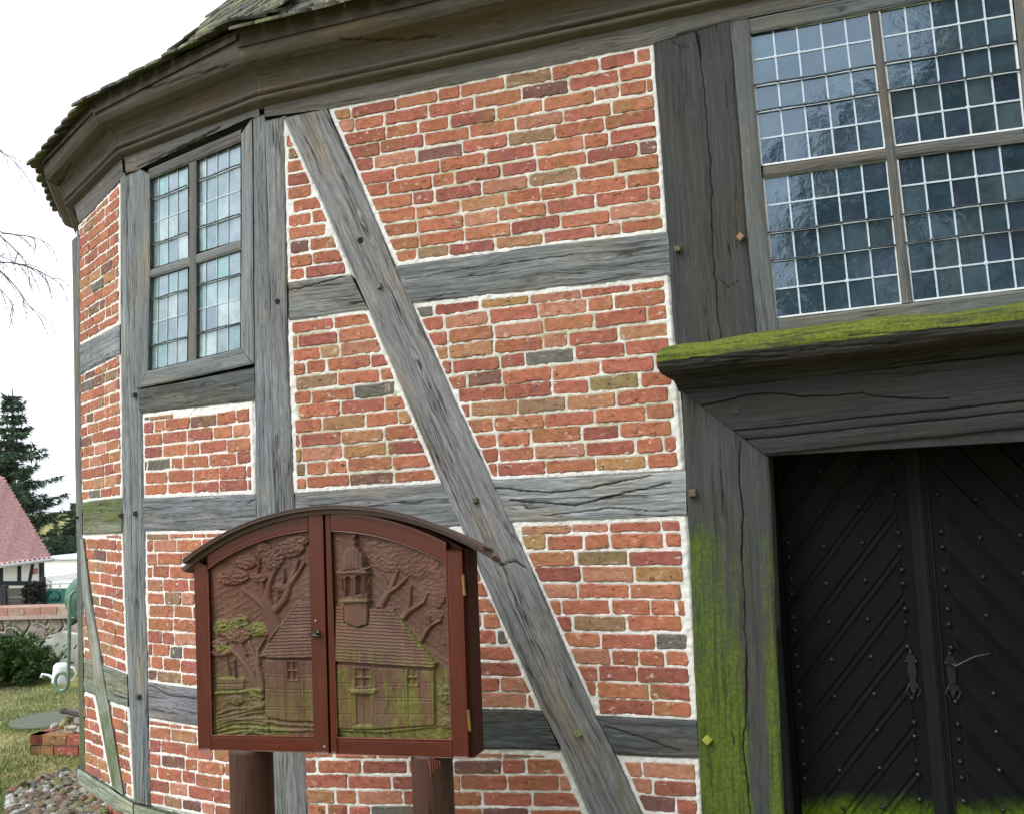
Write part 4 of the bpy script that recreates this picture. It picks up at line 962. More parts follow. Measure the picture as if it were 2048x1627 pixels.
def inpoly(x,y,P):
    P=ccw([(a,b) for a,b in P]);r=np.full(x.shape,1e9)
    for i in range(len(P)):
        a=np.array(P[i]);b=np.array(P[(i+1)%len(P)]);e=(b-a)/np.linalg.norm(b-a);r=np.minimum(r,-(x-a[0])*e[1]+(y-a[1])*e[0])
    return r
def plank(H,x,y,P,h,w=4): d=inpoly(x,y,P);return np.where(d>-w,np.maximum(H,h*ss(-w*.3,w,d)),H)
def groove(H,x,y,pts,w,dp): return H-dp*(1-ss(w*.4,w,segd(x,y,pts)))
def ridge(H,x,y,pts,w,dp): return H+dp*(1-ss(w*.5,w,segd(x,y,pts)))
def relief_left(x,y):
    H=.0+(fbm(x/14,y/9,5,3)-.5)*.0045
    H=H+.0012*np.sin((x*.5+y+22*fbm(x/45,y/45,8,2))/5.5)
    for a in ([(490,720),(455,600),(432,520),(440,490)],):H=stroke(H,x,y,a,46,24,.017)
    for a,r0,r1 in (([(430,560),(370,505),(312,465)],18,9),([(425,510),(414,430),(408,400)],12,7),([(440,500),(452,430),(472,380),(500,335)],19,9),([(465,585),(530,515),(560,420),(585,360),(600,310)],24,10),([(562,430),(600,380),(634,325)],15,7),([(400,345),(372,285)],7,5),([(392,380),(402,300)],7,5),([(500,500),(488,560)],7,6),([(520,440),(532,400),(527,355)],8,5)):H=stroke(H,x,y,a,r0,r1,.014)
    for b in ((265,400,88,44,.1,-.1),(395,402,48,24,.1,.15),(330,320,60,40,.1,0),(470,300,62,50,.1,.1),(560,250,80,50,.1,-.1),(600,210,60,30,.1,0),(510,455,46,24,.1,0),(470,340,42,20,.1,0),(420,250,40,36,.1,0)):H=blob(H,x,y,b[0],b[1],b[2],b[3],.015,int(b[0]),b[5])
    for a,r0,r1 in (([(388,980),(355,900),(300,820),(245,768),(200,758)],20,9),([(415,990),(398,900),(372,800),(345,740)],22,9),([(398,850),(392,780),(425,725)],12,7),([(330,800),(300,740),(290,700)],10,6),([(245,900),(225,810)],7,5),([(275,915),(270,830)],6,5)):H=stroke(H,x,y,a,r0,r1,.014)
    for b in ((212,665,52,46),(300,640,52,48),(385,672,60,36),(290,705,66,40),(195,750,44,34),(430,690,24,20),(200,790,60,24)):H=blob(H,x,y,b[0],b[1],b[2],b[3],.016,int(b[0])+3)
    H=plank(H,x,y,[(175,925),(322,925),(322,985),(175,990)],.006);H=groove(H,x,y,[(175,957),(322,955)],4,.003)
    H=ridge(H,x,y,[(170,1003),(300,1000),(360,985),(420,990)],9,.008)
    for b in ((390,1005,46,46),(270,1040,50,28),(400,1065,55,20)):H=blob(H,x,y,b[0],b[1],b[2],b[3],.012,int(b[0])+9)
    for k in range(9):
        yy=1085+k*17;H=ridge(H,x,y,[(160,yy+35-k*2),(260,yy+12*math.sin(k)),(360,yy-8+6*math.cos(k*2)),(445,yy-22 if k<3 else yy)],8,.006)
    H=ridge(H,x,y,[(430,1150),(520,1165),(700,1175)],10,.008);H=ridge(H,x,y,[(400,1190),(560,1200),(700,1195)],10,.006)
    # church
    W=[(428,812),(705,812),(705,1152),(560,1150),(432,1128)];d=inpoly(x,y,W);H=np.where(d>-3,np.maximum(H*0,.013*ss(-3,5,d))+(fbm(x/20,y/20,4,3)-.5)*.0015,H)
    for xx in (545,635): H=groove(np.where(d>2,H,H),x,y,[(xx,825),(xx+3,1150)],3.2,.003*1)
    for xx in (538,620,642): H=np.where(d>2,groove(H,x,y,[(xx,825),(xx+4,1150)],2.6,.0025),H)
    for yy in (905,922,985,1003,1078,1092): H=np.where(d>2,groove(H,x,y,[(430,yy-6),(560,yy),(705,yy)],2.4,.0022),H)
    dw=inpoly(x,y,[(545,832),(608,832),(610,938),(548,938)]);H=np.where(dw>0,.0165-.010*ss(5,8,dw),H)
    for pts in ([(578,835),(580,936)],[(547,884),(609,884)]): H=np.where(dw>0,np.maximum(H,.0155*(1-ss(2.5,4.5,segd(x,y,pts)))),H)
    Rf=[(408,815),(598,532),(705,540),(705,822),(480,820)];d=inpoly(x,y,Rf)
    row=((y-532+.04*(x-400)+3*fbm(x/30,y/30,9,2))/17.2)%1.0
    H=np.where(d>-5,.020*ss(-5,6,d)*(.75+.25*ss(532,815,y))+.0042*row*ss(0,6,d),H)
    H=H+.004*(1-ss(4,10,segd(x,y,[(408,812),(598,530)])))+.004*(.5+.5*np.sin(x/4))*(1-ss(5,11,segd(x,y,[(600,534),(705,540)])))
    H=H-.006*(1-ss(2,7,segd(x,y,[(420,824),(480,828),(705,832)])))
    moss=.95*ss(40,0,np.minimum.reduce([np.hypot((x-212)/1.4,y-655),np.hypot(x-300,y-630),np.hypot((x-390)/1.3,y-668),np.hypot(x-215,(y-765)*2)])-20)
    moss=np.maximum(moss,.75*(1-ss(4,12,segd(x,y,[(408,812),(470,720),(540,615)]))))
    moss=np.maximum(moss,.95*(1-ss(3,11,segd(x,y,[(175,925),(322,924)]))));moss=np.maximum(moss,1.0*(1-ss(5,14,segd(x,y,[(170,1000),(350,992),(420,985)]))))
    moss=np.maximum(moss,.8*ss(1080,1210,y+60*fbm(x/60,y/25,4,3)-30)*(1-.6*ss(450,650,x)))
    moss=np.maximum(moss,.8*ss(60,20,np.hypot(x-390,y-1000)));moss=np.maximum(moss,.5*ss(900,1180,y)*(1-ss(180,300,x)))
    moss=np.maximum(moss,.38*ss(700,1000,y))
    return H,moss
def relief_right(x,y):
    H=.0+(fbm(x/14,y/9,15,3)-.5)*.0045
    H=H+.0014*np.sin((y*.7-x*.5+26*fbm(x/45,y/45,18,2))/5.0)
    for b in ((1075,300,100,78),(1000,270,60,60),(1230,330,115,85),(1310,470,66,110),(1310,600,50,34),(1160,240,90,45)):H=blob(H,x,y,b[0],b[1],b[2],b[3],.007,int(b[0])+1)
    for a,r0,r1 in (([(1025,555),(1070,480),(1095,430),(1118,372)],22,9),([(1072,480),(1120,450),(1165,405)],15,8),([(1068,455),(1055,420),(1032,385)],12,6),([(1140,620),(1175,580),(1183,520),(1188,445)],19,8),([(1175,580),(1225,548),(1258,528),(1278,480)],16,7),([(1240,735),(1270,680),(1295,650),(1342,625)],15,9),([(1290,652),(1282,598)],9,6)):H=stroke(H,x,y,a,r0,r1,.014)
    for b in ((1372,1010,44,52),(1380,1160,40,30)):H=blob(H,x,y,b[0],b[1],b[2],b[3],.011,int(b[0])+9)
    H=ridge(H,x,y,[(800,1195),(1050,1205),(1320,1175)],9,.007)
    W=[(800,835),(1312,862),(1316,1172),(1000,1192),(805,1190)];d=inpoly(x,y,W);H=np.where(d>-3,.013*ss(-3,5,d)+(fbm(x/20,y/20,14,3)-.5)*.0015,H)
    for p in ([(878,862),(885,1185)],[(893,985),(897,1185)],[(1012,875),(1014,980)],[(1000,1010),(1000,1185)],[(1160,870),(1165,1180)],[(1180,970),(1182,1178)],[(1240,870),(1246,1176)],[(1296,870),(1302,1172)],[(805,950),(880,953)],[(808,1035),(882,1035)],[(1016,952),(1160,950),(1300,948)],[(1010,968),(1160,966)],[(1010,1028),(1160,1028),(1302,1030)],[(1008,1044),(1160,1044),(1302,1046)],[(1005,1112),(1300,1112)],[(810,1112),(885,1112)],[(1118,930),(1052,1120)],[(1132,930),(1066,1120)]): H=np.where(d>2,groove(H,x,y,p,2.4,.0025),H)
    for q in ([(896,866),(990,868),(990,974),(898,974)],[(1168,872),(1232,874),(1234,966),(1170,966)]):
        dw=inpoly(x,y,q);cx=(q[0][0]+q[1][0])/2;cy=(q[0][1]+q[2][1])/2
        H=np.where(dw>0,.0165-.010*ss(5,8,dw),H)
        for pts in ([(cx,q[0][1]),(cx+1,q[2][1])],[(q[0][0],cy),(q[1][0],cy)]): H=np.where(dw>0,np.maximum(H,.0155*(1-ss(2.5,4.5,segd(x,y,pts)))),H)
    dd=inpoly(x,y,[(903,1012),(990,1012),(992,1170),(908,1170)]);H=np.where(dd>0,.013-.006*ss(0,6,dd),H);H=np.where(dd>0,groove(H,x,y,[(948,1012),(951,1170)],3,.003),H)
    H=plank(H,x,y,[(878,988),(1012,990),(1012,1006),(880,1006)],.021,3);H=ridge(H,x,y,[(874,986),(1016,986)],6,.006)
    H=plank(H,x,y,[(890,1170),(1000,1170),(1005,1192),(885,1192)],.016)
    Rf=[(800,548),(1100,566),(1325,845),(1318,872),(1050,856),(800,838)];d=inpoly(x,y,Rf)
    row=((y-548-.055*(x-800)+3*fbm(x/30,y/30,19,2))/17.2)%1.0
    H=np.where(d>-5,.020*ss(-5,6,d)*(.75+.25*ss(532,845,y))+.0042*row*ss(0,6,d),H)
    H=H+.004*(1-ss(4,10,segd(x,y,[(1100,562),(1325,845)])))+.004*(.5+.5*np.sin(x/4))*(1-ss(5,11,segd(x,y,[(800,548),(840,550)])))+.005*(.5+.5*np.sin(x/5))*(1-ss(5,11,segd(x,y,[(975,556),(1100,564)])))
    H=H-.006*(1-ss(2,8,segd(x,y,[(805,850),(1050,868),(1300,885)])))
    # tower
    d=inpoly(x,y,[(845,520),(975,520),(973,642),(918,658),(850,630)]);H=np.where(d>-3,.030*ss(-3,4,d)-.004*np.abs((x-912)/60),H);H=np.where(d>0,groove(H,x,y,[(852,520),(856,632)],3,.003),H)
    d=inpoly(x,y,[(832,365),(975,355),(976,520),(838,522)]);H=np.where(d>-3,(.033-.014*((x-905)/75)**2)*ss(-3,4,d),H)
    for cx,w_,y0,y1 in ((877,17,392,500),(932,15,385,488),(846,6,405,500),(966,6,395,480)):
        u=np.abs(x-cx)/w_;top=y0+w_*(1-np.sqrt(np.clip(1-u*u,0,1)));ins_=(u<1)&(y>top)&(y<y1);H=np.where(ins_,.012,H)
        ed=(u<1.35)&(u>=1)&(y>y0+5)&(y<y1);H=np.where(ed,H+.0025,H)
        ar=np.hypot(x-cx,np.minimum(y-(y0+w_),0));H=np.where((y<y0+w_)&(ar>w_)&(ar<w_*1.35),H+.0025,H)
    H=np.where(inpoly(x,y,[(832,515),(980,512),(980,526),(834,530)])>0,.037,H)
    t=np.clip((y-245)/130,0,1);hw=20+36*np.clip(t*3.2,0,1)**.5+28*ss(.75,1,t)
    u=(x-898)/hw;dome=(np.abs(u)<1)&(y>245)&(y<378-12*np.abs(u)**2*0);H=np.where(dome,.024+.016*np.clip(1-u**4,0,1)**.5+.001*np.sin(x/3),H)
    H=np.where(inpoly(x,y,[(818,362),(980,345),(980,356),(820,376)])>0,.036,H)
    H=np.where((np.abs(x-902)<7)&(y>200)&(y<248),.024,H);H=stroke(H,x,y,[(900,188),(900,192)],13,13,.03);H=stroke(H,x,y,[(900,222),(903,222)],10,10,.028)
    moss=.55*ss(560,860,y+50*(fbm(x/60,y/120,3,3)-.5))*(d*0+1)*np.where((x>800),ss(560,640,y),0)*ss(.35,.6,fbm(x/26,y/200,31,2)+.15*ss(1000,1250,x))
    rf=inpoly(x,y,Rf);moss=np.where(rf>-8,np.maximum(moss,.75*(1-ss(5,28,segd(x,y,[(1105,570),(1325,850)])))),np.where(y<870,0,moss))
    moss=np.maximum(moss,.8*(1-ss(3,12,segd(x,y,[(850,630),(915,656),(975,640)]))));moss=np.maximum(moss,.85*(1-ss(3,9,segd(x,y,[(838,528),(900,510),(975,526)]))))
    moss=np.maximum(moss,.9*ss(1165,1200,y+25*(fbm(x/30,y/30,3,3)-.5)));moss=np.maximum(moss,.9*(1-ss(8,20,np.abs(x-1165+6*np.sin(y/40))))*ss(850,900,y))
    moss=np.maximum(moss,.95*(1-ss(4,10,segd(x,y,[(878,984),(1014,984)]))));moss=np.maximum(moss,.95*ss(0,6,inpoly(x,y,[(885,1165),(1000,1165),(1005,1195),(880,1195)])))
    moss=np.maximum(moss,.33*ss(850,1100,y));moss=np.maximum(moss,.55*ss(60,10,np.hypot(x-1372,y-985)));moss=np.maximum(moss,.7*ss(1200,1160,y)*0)
    return H,moss
MCARV=wood_mat('carved_wood',grain=1.0,contrast=.45,rough=.62,spec=.35,line=0,bd=.001,mosscol=(.085,.09,.014,1))
def carved(parent,corners,fn,seed):
    C=np.array([bw(*c) for c in corners]);x0,x1=C[:,0].min()-.012,C[:,0].max()+.012;zlo=C[:,1].min()-.012;zhi=C[:,1].max()+.03
    st=.0026;xs=np.arange(x0,x1,st);zs=np.arange(zlo,zhi,st);X,Z=np.meshgrid(xs,zs,indexing='ij')
    PX,PY=project(FN.w(X,Z,0.));u=(PX-360)*2.595;v=(PY-1000)*2.595
    H,mo=fn(u,v);keep=((X-ux)**2+(Z-uy)**2)<(UR-.07)**2
    V=FN.w(X,Z,-.023+H*.98);idx=np.arange(X.size).reshape(X.shape)
    q=np.stack([idx[:-1,:-1],idx[1:,:-1],idx[1:,1:],idx[:-1,1:]],-1).reshape(-1,4);q=q[keep.ravel()[q].all(1)]
    t=ss(.4,.62,fbm(X*9,Z*9,seed,4))[...,None]
    cc=np.array((.105,.048,.034))*(1-t)+np.array((.13,.068,.048))*t
    return mk('carved_panel',V,q,MCARV,parent,uv=np.stack([Z.ravel(),X.ravel()],1),att={'crack':np.zeros(X.size),'moss':np.clip(mo*.78+.18*(1-ss(EZ-.78,EZ-.30,Z))*(.5+fbm(X*6,Z*6,3,3)),0,1).ravel()},colr=cc.reshape(-1,3))
carved(fr_l,[(414,1142),(618,1062),(630,1471),(422,1469)],relief_left,1)
carved(fr_r,[(658.7,1060),(890,1115),(903,1478),(674,1474)],relief_right,2)
mb=MB()                                  # panel beads
for p,q in (((415,1143),(422.5,1470)),((422.5,1470),(629,1472))):
    a,b=bw(*p),bw(*q);mb.tube([FN.w(a[0],a[1],-.003),FN.w(b[0],b[1],-.003)],.0035,6,(.14,.05,.03))
mb.build('panel_bead',M_GREY_TINT,fr_l)
mb=MB()
for p,q in (((659.5,1060),(673.5,1475)),((674,1475),(903.5,1479)),((903,1478),(891,1116))):
    a,b=bw(*p),bw(*q);mb.tube([FN.w(a[0],a[1],-.003),FN.w(b[0],b[1],-.003)],.0035,6,(.15,.05,.03))
mb.build('panel_bead',M_GREY_TINT,fr_r)
for (xa,ya),(xb,yb) in (((925.5,1148),(929,1189)),((936,1418),(939.5,1460))):
    a,b=bw(xa,ya),bw(xb,yb);mb=MB();mb.tube([FN.w(a[0]+.004,a[1],.001),FN.w(b[0]+.004,b[1],.001)],.0036,8)
    for t in (.0,.33,.66,1): c=a*(1-t)+b*t;mb.tube([FN.w(c[0]+.004,c[1]-.001,.003),FN.w(c[0]+.004,c[1]+.001,.003)],.0045,8)
    P=[(a[0]-.005,a[1]),(a[0]+.003,a[1]),(b[0]+.003,b[1]),(b[0]-.005,b[1])];prism(mb,FN,P,-.001,.0022)
    mb.build('hinge',M_BRASS,fr_r)
h=bw(640,1266);mb=MB()
prism(mb,FN,[(h[0]-.009,h[1]-.014),(h[0]+.009,h[1]-.014),(h[0]+.011,h[1]),(h[0]+.005,h[1]+.018),(h[0]-.005,h[1]+.018),(h[0]-.011,h[1])],.010,.018)
mb.lathe([(.008,0),(.007,.02),(.010,.024),(.009,.03),(.001,.032)],FN.w(h[0],h[1],.017),(0,-1,0),10)
mb.tube([FN.w(h[0]-.026,h[1]+.003,.040),FN.w(h[0],h[1]-.001,.044),FN.w(h[0]+.040,h[1]-.008,.040)],[.005,.0065,.004],8)
mb.build('latch_handle',simple('aged_latch',(.05,.045,.04),.4,.6,.8,90,.3,.1,.001),fr_l,smooth=True)
for x,y in ((634,1239),(652,1490)):
    c=bw(x,y);mb=MB();mb.lathe([(.005,0),(.004,.002),(.0005,.003)],FN.w(c[0],c[1],.012),(0,-1,0),8,(.35,.33,.30));mb.build('screw',M_GREY_TINT,fr_l)
# arched roof board: two layers
ra,(rx,ry,RR)=arc3(bw(362,1121,.05),bw(632,1012,.05),bw(967,1094,.05),61)
def vault(mb,R0,R1,o0,o1,ext,c):
    a0=math.atan2(ra[0][1]-ry,ra[0][0]-rx)+ext;a1=math.atan2(ra[-1][1]-ry,ra[-1][0]-rx)-ext
    th=np.linspace(a0,a1,61);V=[];F_=[]
    for i,t in enumerate(th):
        for R_,o in ((R0-.030,o0),(R1-.030,o0),(R1,o1),(R0,o1)): V.append(FN.w(rx+R_*math.cos(t),ry+R_*math.sin(t),o))
    for i in range(60):
        for j in range(4): F_.append((i*4+j,i*4+(j+1)%4,i*4+4+(j+1)%4,i*4+4+j))
    F_+=[(3,2,1,0),(240,241,242,243)];mb.add(V,F_,c)
mb=MB();vault(mb,RR-.013,RR-.003,-DEP+.03,.045,0,(1,1,1));vault(mb,RR-.002,RR+.003,-DEP+.025,.049,-.004,(1,1,1));vault(mb,RR-.034,RR-.014,-DEP+.035,.015,.03,(1,1,1))
mb.build('arched_roof',M_DKPAINT,board,smooth=False)
MPOST=wood_mat('round_post_stain',grain=.7,contrast=.5,rough=.6,spec=.35,line=.7,bd=.0015)
def round_post(xa,xb,ya,seed,oc=-.075):
    a=bw(xa,ya,oc);b=bw(xb,ya,oc);cx=(a[0]+b[0])/2;r=(b[0]-a[0])/2;zt=bw((xa+xb)/2,1503 if xa<600 else 1515,oc)[1]+.03
    k=36;n=70;V=[];U=[]
    for i in range(n):
        z=zt*(1-i/(n-1))-.2*(i/(n-1))
        for j in range(k):
            q=2*math.pi*j/k;rr=r*(1+.02*(vn(np.array(z*3+seed),np.array(math.cos(q)*2+seed),seed)-.5)+.012*math.sin(q*2+seed+z))
            c=FN.w(cx,z,oc);V.append([c[0]+rr*math.cos(q),c[1]+rr*math.sin(q),z]);U.append((z+seed,q*r))
    F_=[(i*k+j,(i+1)*k+j,(i+1)*k+(j+1)%k,i*k+(j+1)%k) for i in range(n-1) for j in range(k)]+[tuple(range(k))]
    return mk('post',V,F_,MPOST,board,uv=U,att={'crack':np.zeros(len(V)),'moss':np.zeros(len(V))},colr=np.array((.060,.026,.020)))
rp1=round_post(467,541,1560,3);rp2=round_post(828,903,1560,7)
mb=MB();c=bw(860,1527,.0)
for i in range(9):                      # axe cuts at the head of the right post
    a=(-.4+.1*i);mb.hexa([FN.w(c[0]+a*.085,c[1]+.028-abs(i-4)*.004,.012-abs(a)*.05),FN.w(c[0]+(a+.09)*.085,c[1]+.028-abs(i-4)*.004,.012-abs(a)*.05),FN.w(c[0]+(a+.09)*.085,c[1]+.028-abs(i-4)*.004,-.03),FN.w(c[0]+a*.085,c[1]+.028-abs(i-4)*.004,-.03),
      FN.w(c[0]+a*.075,c[1]-.045+abs(i-4)*.008,.006-abs(a)*.05),FN.w(c[0]+(a+.09)*.075,c[1]-.045+abs(i-4)*.008,.008-abs(a)*.05),FN.w(c[0]+(a+.09)*.075,c[1]-.045+abs(i-4)*.008,-.03),FN.w(c[0]+a*.075,c[1]-.045+abs(i-4)*.008,-.03)],(.13+.02*(i%3),.05,.035))
mb.build('hewn_notch',M_GREY_TINT,rp2)
# ------------------------------------------------------------ GROUND
def gz(X,Y):                             # ground height: level churchyard, falling away behind the yard wall
    d=np.hypot(X-CP[0],Y-CP[1]);return -.045*0+(-2.6*ss(16,34,d)*ss(-2,6,Y))+.10*(fbm(X*.15,Y*.15,3,3)-.5)*ss(2,6,np.abs(Y)+np.abs(X)*.3)
def ground_grid(xs,ys,name):
    X,Y=np.meshgrid(xs,ys,indexing='ij');Z=gz(X,Y)+ (fbm(X*2,Y*2,8,3)-.5)*.03
    idx=np.arange(X.size).reshape(X.shape);q=np.stack([idx[:-1,:-1],idx[1:,:-1],idx[1:,1:],idx[:-1,1:]],-1).reshape(-1,4)
    return mk(name,np.stack([X,Y,Z],-1),q,MGND,None)
def ground_mat():
    m,n,b=newmat('lawn_ground');q=NB(n);tc=q.a('ShaderNodeTexCoord').outputs['Object']
    a=q.noise(tc,1.1,5,.65);c2=q.noise(tc,14,5,.7);c3=q.noise(tc,90,3,.7)
    c=q.mix(q.sm(a,.42,.58),(.17,.19,.055,1),(.36,.31,.14,1));c=q.mix(q.sm(c2,.5,.68),c,(.12,.16,.03,1))
    c=q.mix(1.0,c,q.ramp(c3,(.3,.55),(.7,1.35)),'MULTIPLY')
    q.l(c,b.inputs['Base Color']);b.inputs['Roughness'].default_value=.95;b.inputs['Specular IOR Level'].default_value=.1
    q.bump(q.math('ADD',c2,q.math('MULTIPLY',c3,.5)),b,.8,.03);return m
MGND=ground_mat()
def spaced(c,near,far,n1,n2): 
    a=np.linspace(c-near,c+near,n1);f=near*(far/near)**(np.linspace(0,1,n2)[1:]);return np.r_[(c-f)[::-1],a,c+f]
gr=ground_grid(spaced(-6,10,600,130,30),spaced(3,9,600,120,30),'ground');tag(gr,None,None,None,'structure')
MGRASS=simple('grass_blade',(1,1,1),.85,.2,0,3,.35,0,tint=True)
rs=np.random.RandomState(5);nB=26000
px_=rs.uniform(-30,200,nB);py_=1375+rs.uniform(0,1,nB)**1.4*260
G=np.array([on_ground(px_[i],py_[i]) for i in range(nB)])
keep=(G[:,1]<14)&(G[:,0]<-4.4);G=G[keep];px_=px_[keep];py_=py_[keep];nB=len(G)
an=rs.uniform(0,6.28,nB);hh=rs.uniform(.01,.032,nB)*(.6+.9*fbm(G[:,0]*1.5,G[:,1]*1.5,4,2));wd2=rs.uniform(.003,.007,nB);ln=rs.uniform(-.6,.6,nB)*hh*1.5;Z=gz(G[:,0],G[:,1])
dx,dy=np.cos(an),np.sin(an)
V=np.stack([np.stack([G[:,0]-dx*wd2,G[:,1]-dy*wd2,Z-.005],-1),np.stack([G[:,0]+dx*wd2,G[:,1]+dy*wd2,Z-.005],-1),np.stack([G[:,0]+dy*ln,G[:,1]-dx*ln,Z+hh],-1)],1).reshape(-1,3)
t=fbm(G[:,0]*1.1,G[:,1]*1.1,23,3)+rs.uniform(-.12,.12,nB);t=ss(.42,.58,t)[:,None]
C=np.repeat(np.array((.14,.20,.06))*(1-t)+np.array((.34,.34,.18))*t,3,0)
gb=mk('grass',V,np.arange(nB*3).reshape(-1,3),MGRASS,None,colr=C,smooth=False);tag(gb,'short patchy yellow-green winter grass of the churchyard lawn','grass',None,'stuff')
# ---------------------------------------------------------- stones
def stone(mb,c,r,seed,colr,sq=.6):
    rs=np.random.RandomState(seed);n1,n2=6,9;V=[];rx=rs.uniform(.7,1.3,3)*r;rx[2]*=sq;ax=rs.uniform(0,3.1);ca,sa=math.cos(ax),math.sin(ax)
    k=rs.uniform(.72,1.15,(n1+1,n2))
    for i in range(n1+1):
        p=math.pi*i/n1
        for j in range(n2):
            q=2*math.pi*j/n2;f=k[i,j] if 0<i<n1 else k[i,0];x,y,z=rx[0]*math.sin(p)*math.cos(q)*f,rx[1]*math.sin(p)*math.sin(q)*f,rx[2]*math.cos(p)*f
            V.append((c[0]+x*ca-y*sa,c[1]+x*sa+y*ca,c[2]+z))
    mb.add(V,[(i*n2+j,i*n2+(j+1)%n2,(i+1)*n2+(j+1)%n2,(i+1)*n2+j) for i in range(n1) for j in range(n2)],colr)
MSTONE=simple('field_stone',(1,1,1),.85,.3,0,18,.4,.7,.008,tint=True)
SC_=[(.17,.15,.11),(.24,.23,.20),(.13,.11,.085),(.18,.12,.085),(.10,.095,.085),(.36,.36,.35),(.15,.15,.07),(.16,.09,.065),(.19,.18,.15)]
mb=MB();rs=random.Random(3)
for i in range(1300):
    x=rs.uniform(20,215);y=1540+rs.random()**.8*110
    if y<1545+ (160-x)*.42-8+rs.uniform(-14,14): continue
    c=on_ground(x,y)
    if c[0]>-4.0: continue
    stone(mb,(c[0],c[1],rs.uniform(.0,.05)),rs.uniform(.014,.048)*rs.uniform(.8,1.2),i,rs.choice(SC_))
tag(mb.build('rubble',MSTONE,None),'strip of mixed pebbles and cobble rubble along the foot of the church','rubble',None,'stuff')
# brick bed with stones
ba=on_ground(60,1508);bb=on_ground(168,1512)
bed=root('raised_bed',((ba+bb)/2),'low two-course red brick bed edging beside the church corner','garden bed')
u_=(bb-ba);u_[2]=0;Lb=np.linalg.norm(u_);u_/=Lb;v_=np.array([-u_[1],u_[0],0]);
if v_[1]<0: v_=-v_
mb=MB()
for r in range(2):
    for side in range(2):
        s=-.12*(r%2);
        L_=Lb+.3 if side==0 else .6
        while s<L_:
            e=min(s+.235,L_);a0=max(s,0);s+=.247
            if e-a0<.03: continue
            c=random.Random(int(s*100)+r*7+side).choice([(.30,.09,.06),(.34,.12,.08),(.25,.085,.06),(.24,.13,.06)])
            o=ba if side==0 else ba
            d1,d2=(u_,v_) if side==0 else (v_,-u_*-1)
            p=o+d1*a0;q=o+d1*e;w_=d2*.11
            z1=.0+r*.088;z2=z1+.075
            P=[p,q,q+w_,p+w_];mb.hexa([x+np.array([0,0,z1]) for x in P]+[x+np.array([0,0,z2]) for x in P],c)
mb.build('brick_edging',MBR,bed)
mb=MB();mb.hexa([ba+np.array([0,0,0])+u_*.02+v_*.02,ba+u_*(Lb+.28)+v_*.02,ba+u_*(Lb+.28)+v_*.58,ba+u_*.02+v_*.58]+[x+np.array([0,0,.155]) for x in (ba+u_*.02+v_*.02,ba+u_*(Lb+.28)+v_*.02,ba+u_*(Lb+.28)+v_*.58,ba+u_*.02+v_*.58)],(.30,.29,.22));mb.build('mortar_core',M_GREY_TINT,bed)
for i in range(38):
    c=ba+u_*rs.uniform(.1,Lb+.2)+v_*rs.uniform(.06,.5);m2=MB();r_=rs.uniform(.028,.055);stone(m2,(c[0],c[1],.155+r_*.3+rs.uniform(0,.05)),r_,500+i,rs.choice([(.28,.26,.12),(.22,.21,.10),(.30,.27,.19),(.15,.13,.10),(.36,.35,.31)]),.75)
    tag(m2.build('field_stone',MSTONE,None),'mossy rounded field stone heaped on the low brick bed','stone','stones on the brick bed')
# well cover and pipe
wc=on_ground(118,1432);cov=MB();cov.lathe([(.001,.020),(.36,.018),(.385,.012),(.385,.0)],(wc[0]+.02,wc[1]-.1,0),(0,0,1),40,(.105,.115,.085))
tag(cov.build('well_cover',M_GREY_TINT,None),'flat round grey concrete well cover lying in the grass','well cover')
pa=at(125,1420,8.2);pb_=at(172,1432,7.9)
mb=MB();mb.tube([pa,pb_,pb_+np.array([.12,.05,-.02])],.020,10,(.045,.035,.03));mb.tube([pa-(pb_-pa)*.02,pa+(pb_-pa)*.12],.024,10,(.05,.04,.035))
mb.tube([pb_+np.array([.1,.05,-.02]),pb_+np.array([.1,.05,-.02])*1+np.array([0,0,-pb_[2]+.0])],.02,8,(.045,.035,.03));tag(mb.build('iron_pipe',M_GREY_TINT,None),'short dark iron pipe sticking out beside the church corner','pipe')
# hand pump
MGREEN=simple('green_paint',(.075,.17,.12),.5,.45,0,12,.45,.3,.003)
D_=8.6;pc=at(177,1195,D_)
pump=root('hand_pump',(pc[0],pc[1],0),'green iron hand pump with round head and long hooked handle behind the church corner','water pump')
mb=MB();mb.lathe([(.11,0),(.11,.05),(.075,.08),(.07,.9),(.09,.93),(.09,1.0),(.06,1.04),(.055,pc[2]-.15)],(pc[0],pc[1],0),(0,0,1),24);mb.build('pump_body',MGREEN,pump,smooth=True)
ax_=np.array(RM[:,1])*1;ax_[2]=0;ax_/=np.linalg.norm(ax_)
mb=MB();mb.lathe([(.001,-.06),(.14,-.055),(.205,-.03),(.215,0),(.205,.03),(.14,.055),(.001,.06)],pc,-ax_,32);mb.build('pump_head',MGREEN,pump,smooth=True)
mb=MB();pts=[at(x,y,D_-.12) for x,y in ((150,1180),(140,1190),(139,1205),(138.5,1260),(137.5,1310),(137,1340))];th=np.linspace(0,2*math.pi*.97,20)
for t in th: pts.append(at(123.5+12.8*math.cos(t),1362-0+18*math.sin(t),D_-.12+.02*t/6))
mb.tube(pts,[.017]*5+[.016]*(len(pts)-5),8);mb.build('pump_handle',simple('green_grey_iron',(.16,.26,.20),.5,.45,.1,30,.4,.3,.002),pump,smooth=True)
